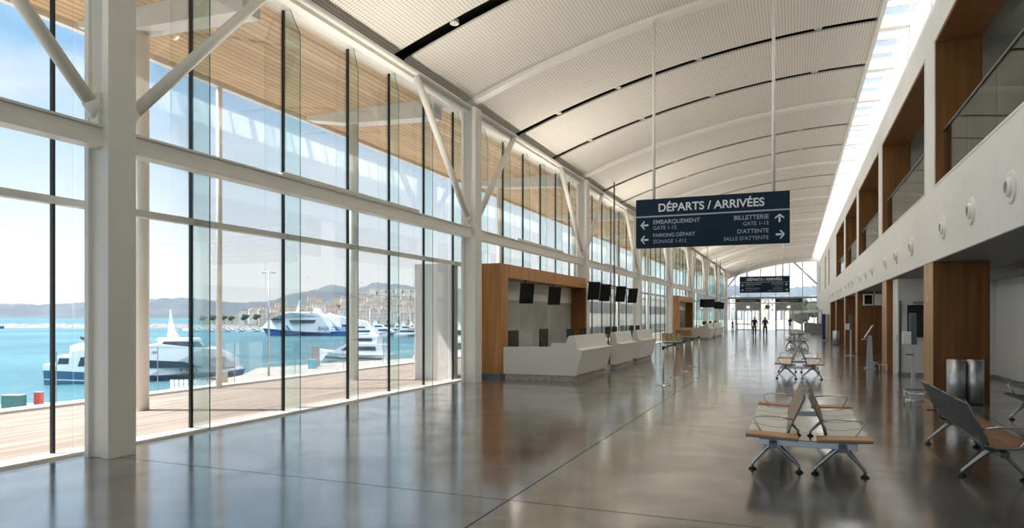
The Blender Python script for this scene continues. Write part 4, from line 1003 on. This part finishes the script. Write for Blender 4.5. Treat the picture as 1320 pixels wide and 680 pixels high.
ridge('hill', [255, 300, 350, 400, 440, 480, 520, 560, 640, 800], [800] * 10, [412, 405, 398, 391, 385, 377, 374, 372, 370, 380], M['hill'], 500, n=120, noise=1.2, seed=10)
ridge('hills_north', [880, 930, 960, 1000, 1060, 1120], [1500] * 6, [375, 366, 368, 372, 368, 372], M['hill_hazed'], 500, n=60, noise=2, seed=11)
# town
random.seed(21)
def house(w_, d_, h_, floors, wall):
    b = MB(); b.box(-w_ / 2, -d_ / 2, -4, w_ / 2, d_ / 2, h_); b.k = 1
    b.prism([(-w_ / 2 - .3, h_), (w_ / 2 + .3, h_), (w_ / 2 * .5, h_ + 1.0), (-w_ / 2 * .5, h_ + 1.0)], 'Y', -d_ / 2 - .3, d_ / 2 + .3); b.k = 2
    nwin = max(2, int(w_ / 3))
    for f in range(floors):
        for j in range(nwin):
            x = -w_ / 2 + w_ * (j + .5) / nwin; z = h_ * (f + .45) / floors
            b.box(x - .35, -d_ / 2 - .06, z - .1, x + .35, -d_ / 2 + .1, z + .9)
    return b.build('house', [M[wall], M['roof'], M['hwin']])
protos = [house(random.uniform(5.8, 6.8), 7, random.uniform(6, 10.5), random.choice((2, 3)), wl) for wl in ('h1', 'h2', 'h3', 'h1', 'h2', 'h2')]
descr = {'h1': ('pink house with tiled roof on the hillside across the harbour', 'pink hillside houses'), 'h2': ('cream house with tiled roof on the hillside across the harbour', 'cream hillside houses'), 'h3': ('ochre house with tiled roof on the hillside across the harbour', 'ochre hillside houses')}
wls = ['h1', 'h2', 'h3', 'h1', 'h2', 'h2']
used = set()
def put_house(u, t, vbase, s=1.):
    i = random.randrange(6); o = protos[i] if i not in used else protos[i].copy()
    if i in used: COL.objects.link(o)
    used.add(i); p = gp(u, t, hgt(vbase, t)); o.location = p; o.scale = (s, s, s)
    o.rotation_euler = (0, 0, math.atan2(p.y, p.x) - pi / 2 + random.uniform(-.12, .12)); tag(o, descr[wls[i]][0], 'house', descr[wls[i]][1])
for row, (vb, t, us) in enumerate(((413, 560, range(312, 548, 13)), (408, 585, range(316, 548, 12)), (403, 612, range(335, 548, 12)), (398, 640, range(355, 548, 11)), (393, 668, range(378, 548, 11)), (388, 700, range(458, 548, 11)), (383, 730, range(470, 548, 11)))):
    for u in us:
        if row >= 3 and u < 440 and random.random() < .45: continue
        top = 412 - (u - 300) * .16
        if vb < top - 4: continue
        put_house(u + random.uniform(-.5, .5), t + random.uniform(-7, 7), vb + random.uniform(-1, 1.2), .92)
for i in range(12): put_house(880 + i * 17, 700 + random.uniform(-20, 30), 403, 1.7)
for i in range(6):
    if i not in used: protos[i].location = gp(300, 640, 4); tag(protos[i], descr[wls[i]][0], 'house', descr[wls[i]][1])
# trees
def treeclump(n, R0, seed):
    random.seed(seed); bm = bmesh.new()
    for i in range(n):
        mtx = Matrix.Translation((random.uniform(-R0, R0) * .7, random.uniform(-R0, R0) * .7, R0 * .8 + random.uniform(0, R0 * .8))) @ Matrix.Scale(random.uniform(.45, .7) * R0, 4)
        bmesh.ops.create_icosphere(bm, subdivisions=2, radius=1, matrix=mtx)
    for v in bm.verts: v.co += Vector((random.uniform(-1, 1), random.uniform(-1, 1), random.uniform(-1, 1))) * R0 * .09
    me = bpy.data.meshes.new('tree'); bm.to_mesh(me); bm.free(); me.materials.append(M['tree']); o = bpy.data.objects.new('crown', me); COL.objects.link(o); return o
t0 = empty('tree'); c_ = treeclump(7, 4, 4); c_.parent = t0; MB().cyl(0, 0, -4, 3.5, .35, seg=8).build('trunk', M['rock'], t0)
random.seed(5); nt_ = 0
tl = [(u, 540, 414.) for u in range(262, 316, 13)] + [(u, 655, 398.5) for u in range(414, 452, 11)] + [(u, 715, 389) for u in range(456, 482, 11)] + [(u, 775, 380) for u in range(486, 545, 11)] + [(u, 520, 413) for u in (318, 331)]
for u, t, v in tl:
    o = t0 if nt_ == 0 else copy_tree(t0); nt_ += 1
    o.location = gp(u + random.uniform(-2, 2), t, hgt(v, t)); s = random.uniform(.45, .6); o.scale = (s, s, s)
    tag(o, 'dark green tree among the distant harbour houses', 'tree', 'distant trees around the town')
for i, (u, t, s) in enumerate(((838, 75, .55), (1040, 118, .6))):
    o = copy_tree(t0); o.location = (-17, 78, -4) if i == 0 else gp(u, t, 0); o.scale = (s, s, s); tag(o, ['tree outside the glass wall beyond the third ticket desk', 'tree outside the right end of the far glass wall'][i], 'tree')
# pale harbour building beyond the ticket desks
r = empty('harbour_building', (-24, 103, -5)); b = MB(); b.box(-4, -37, 0, 4, 37, 9.5); b.build('walls', M['h2'], r); b = MB()
for f in (1.5, 4.5, 7.2): b.box(4, -36, f, 4.05, 36, f + 1.2); b.box(-3.5, -37.05, f, 3.5, -37, f + 1.2)
b.build('window_bands', M['hwin'], r); b = MB(); b.box(-4.3, -37.3, 9.5, 4.3, 37.3, 10); b.build('roof_edge', M['sill'], r); tag(r, 'long pale harbour building seen through the glass beyond the ticket desks', 'building')

# ------------------------------------------------------------------ quay objects
r = empty('quay_lamp', gp(346.5, 77, -4.8)); b = MB(); b.tube([(0, 0, 0), (0, 0, 11.6)], [.13, .07], 12); b.build('mast', M['alu'], r)
b = MB(); b.tube([(-.6, -.25, 11.55), (.6, .25, 11.55)], .05, 8); b.build('crossarm', M['alu'], r)
for s in (-1, 1):
    b = MB(); b.box(s * .5 - .22, s * .2 - .12, 11.45, s * .5 + .22, s * .2 + .12, 11.55); b.build('lamp_head', M['alu'], r)
tag(r, 'tall twin-headed lamp mast on the quay left of the ferry', 'lamp post')
def boxthing(name, u, t, w_, d_, h_, m_, lab, cat, z=-4.8, trimm='soffit'):
    p = gp(u, t, z); r = empty(name, p, R(22)); b = MB(); b.box(-w_ / 2, -d_ / 2, 0, w_ / 2, d_ / 2, h_); b.build('casing', M[m_], r, bevel=.03)
    b = MB(); b.box(-w_ / 2 - .03, -d_ / 2 - .03, h_, w_ / 2 + .03, d_ / 2 + .03, h_ + .06); b.build('lid', M[trimm], r)
    return tag(r, lab, cat)
boxthing('utility_box', 403, 88, .95, .8, 1.1, 'cyan', 'pale cyan utility box on the quay right of the lamp mast', 'utility box')
boxthing('equipment_case', 407, 92, .9, .8, 2.6, 'soffit', 'dark grey equipment cabinet just behind the cyan utility box', 'cabinet')
boxthing('storage_crate', 286, 66, .85, .8, 1.3, 'sand', 'beige storage crate on the quay at the bow of the catamaran', 'crate')
boxthing('storage_crate', 18, 49.5, 1.3, .8, .95, 'green', 'dark green crate low at the far left beyond the terrace edge', 'crate')
boxthing('life_jacket_box', 50, 50.5, .5, .4, 1.05, 'red', 'red box beside the white inflatable dinghy', 'box')
# dinghy
r = empty('dinghy', gp(70, 57, -6), R(22)); b = MB(); b.tube([(-1.1, -.5, .3), (.6, -.5, .3), (1.15, -.2, .38), (1.25, 0, .4), (1.15, .2, .38), (.6, .5, .3), (-1.1, .5, .3)], .24, 12); b.build('tube', M['boat'], r); b = MB(); b.box(-1.0, -.4, .1, .9, .4, .2); b.box(-1.05, -.4, .1, -.95, .4, .6); b.build('floor_board', M['wall_grey'], r)
tag(r, 'small white inflatable dinghy on the water at the far left', 'dinghy')
# pale quay fence
r = empty('quay_fence', gp(244, 61.5, -4.8), R(22)); b = MB()
for i in range(9): b.box(-1.7 + i * .42, -.03, 0, -1.7 + i * .42 + .3, .03, 1.0)
b.build('boards', M['boat'], r); b = MB(); b.box(-1.75, .03, .75, 2.0, .07, .82); b.box(-1.75, .03, .2, 2.0, .07, .27); b.build('rail', M['boat'], r); tag(r, 'low white slatted fence on the quay in front of the catamaran', 'fence')
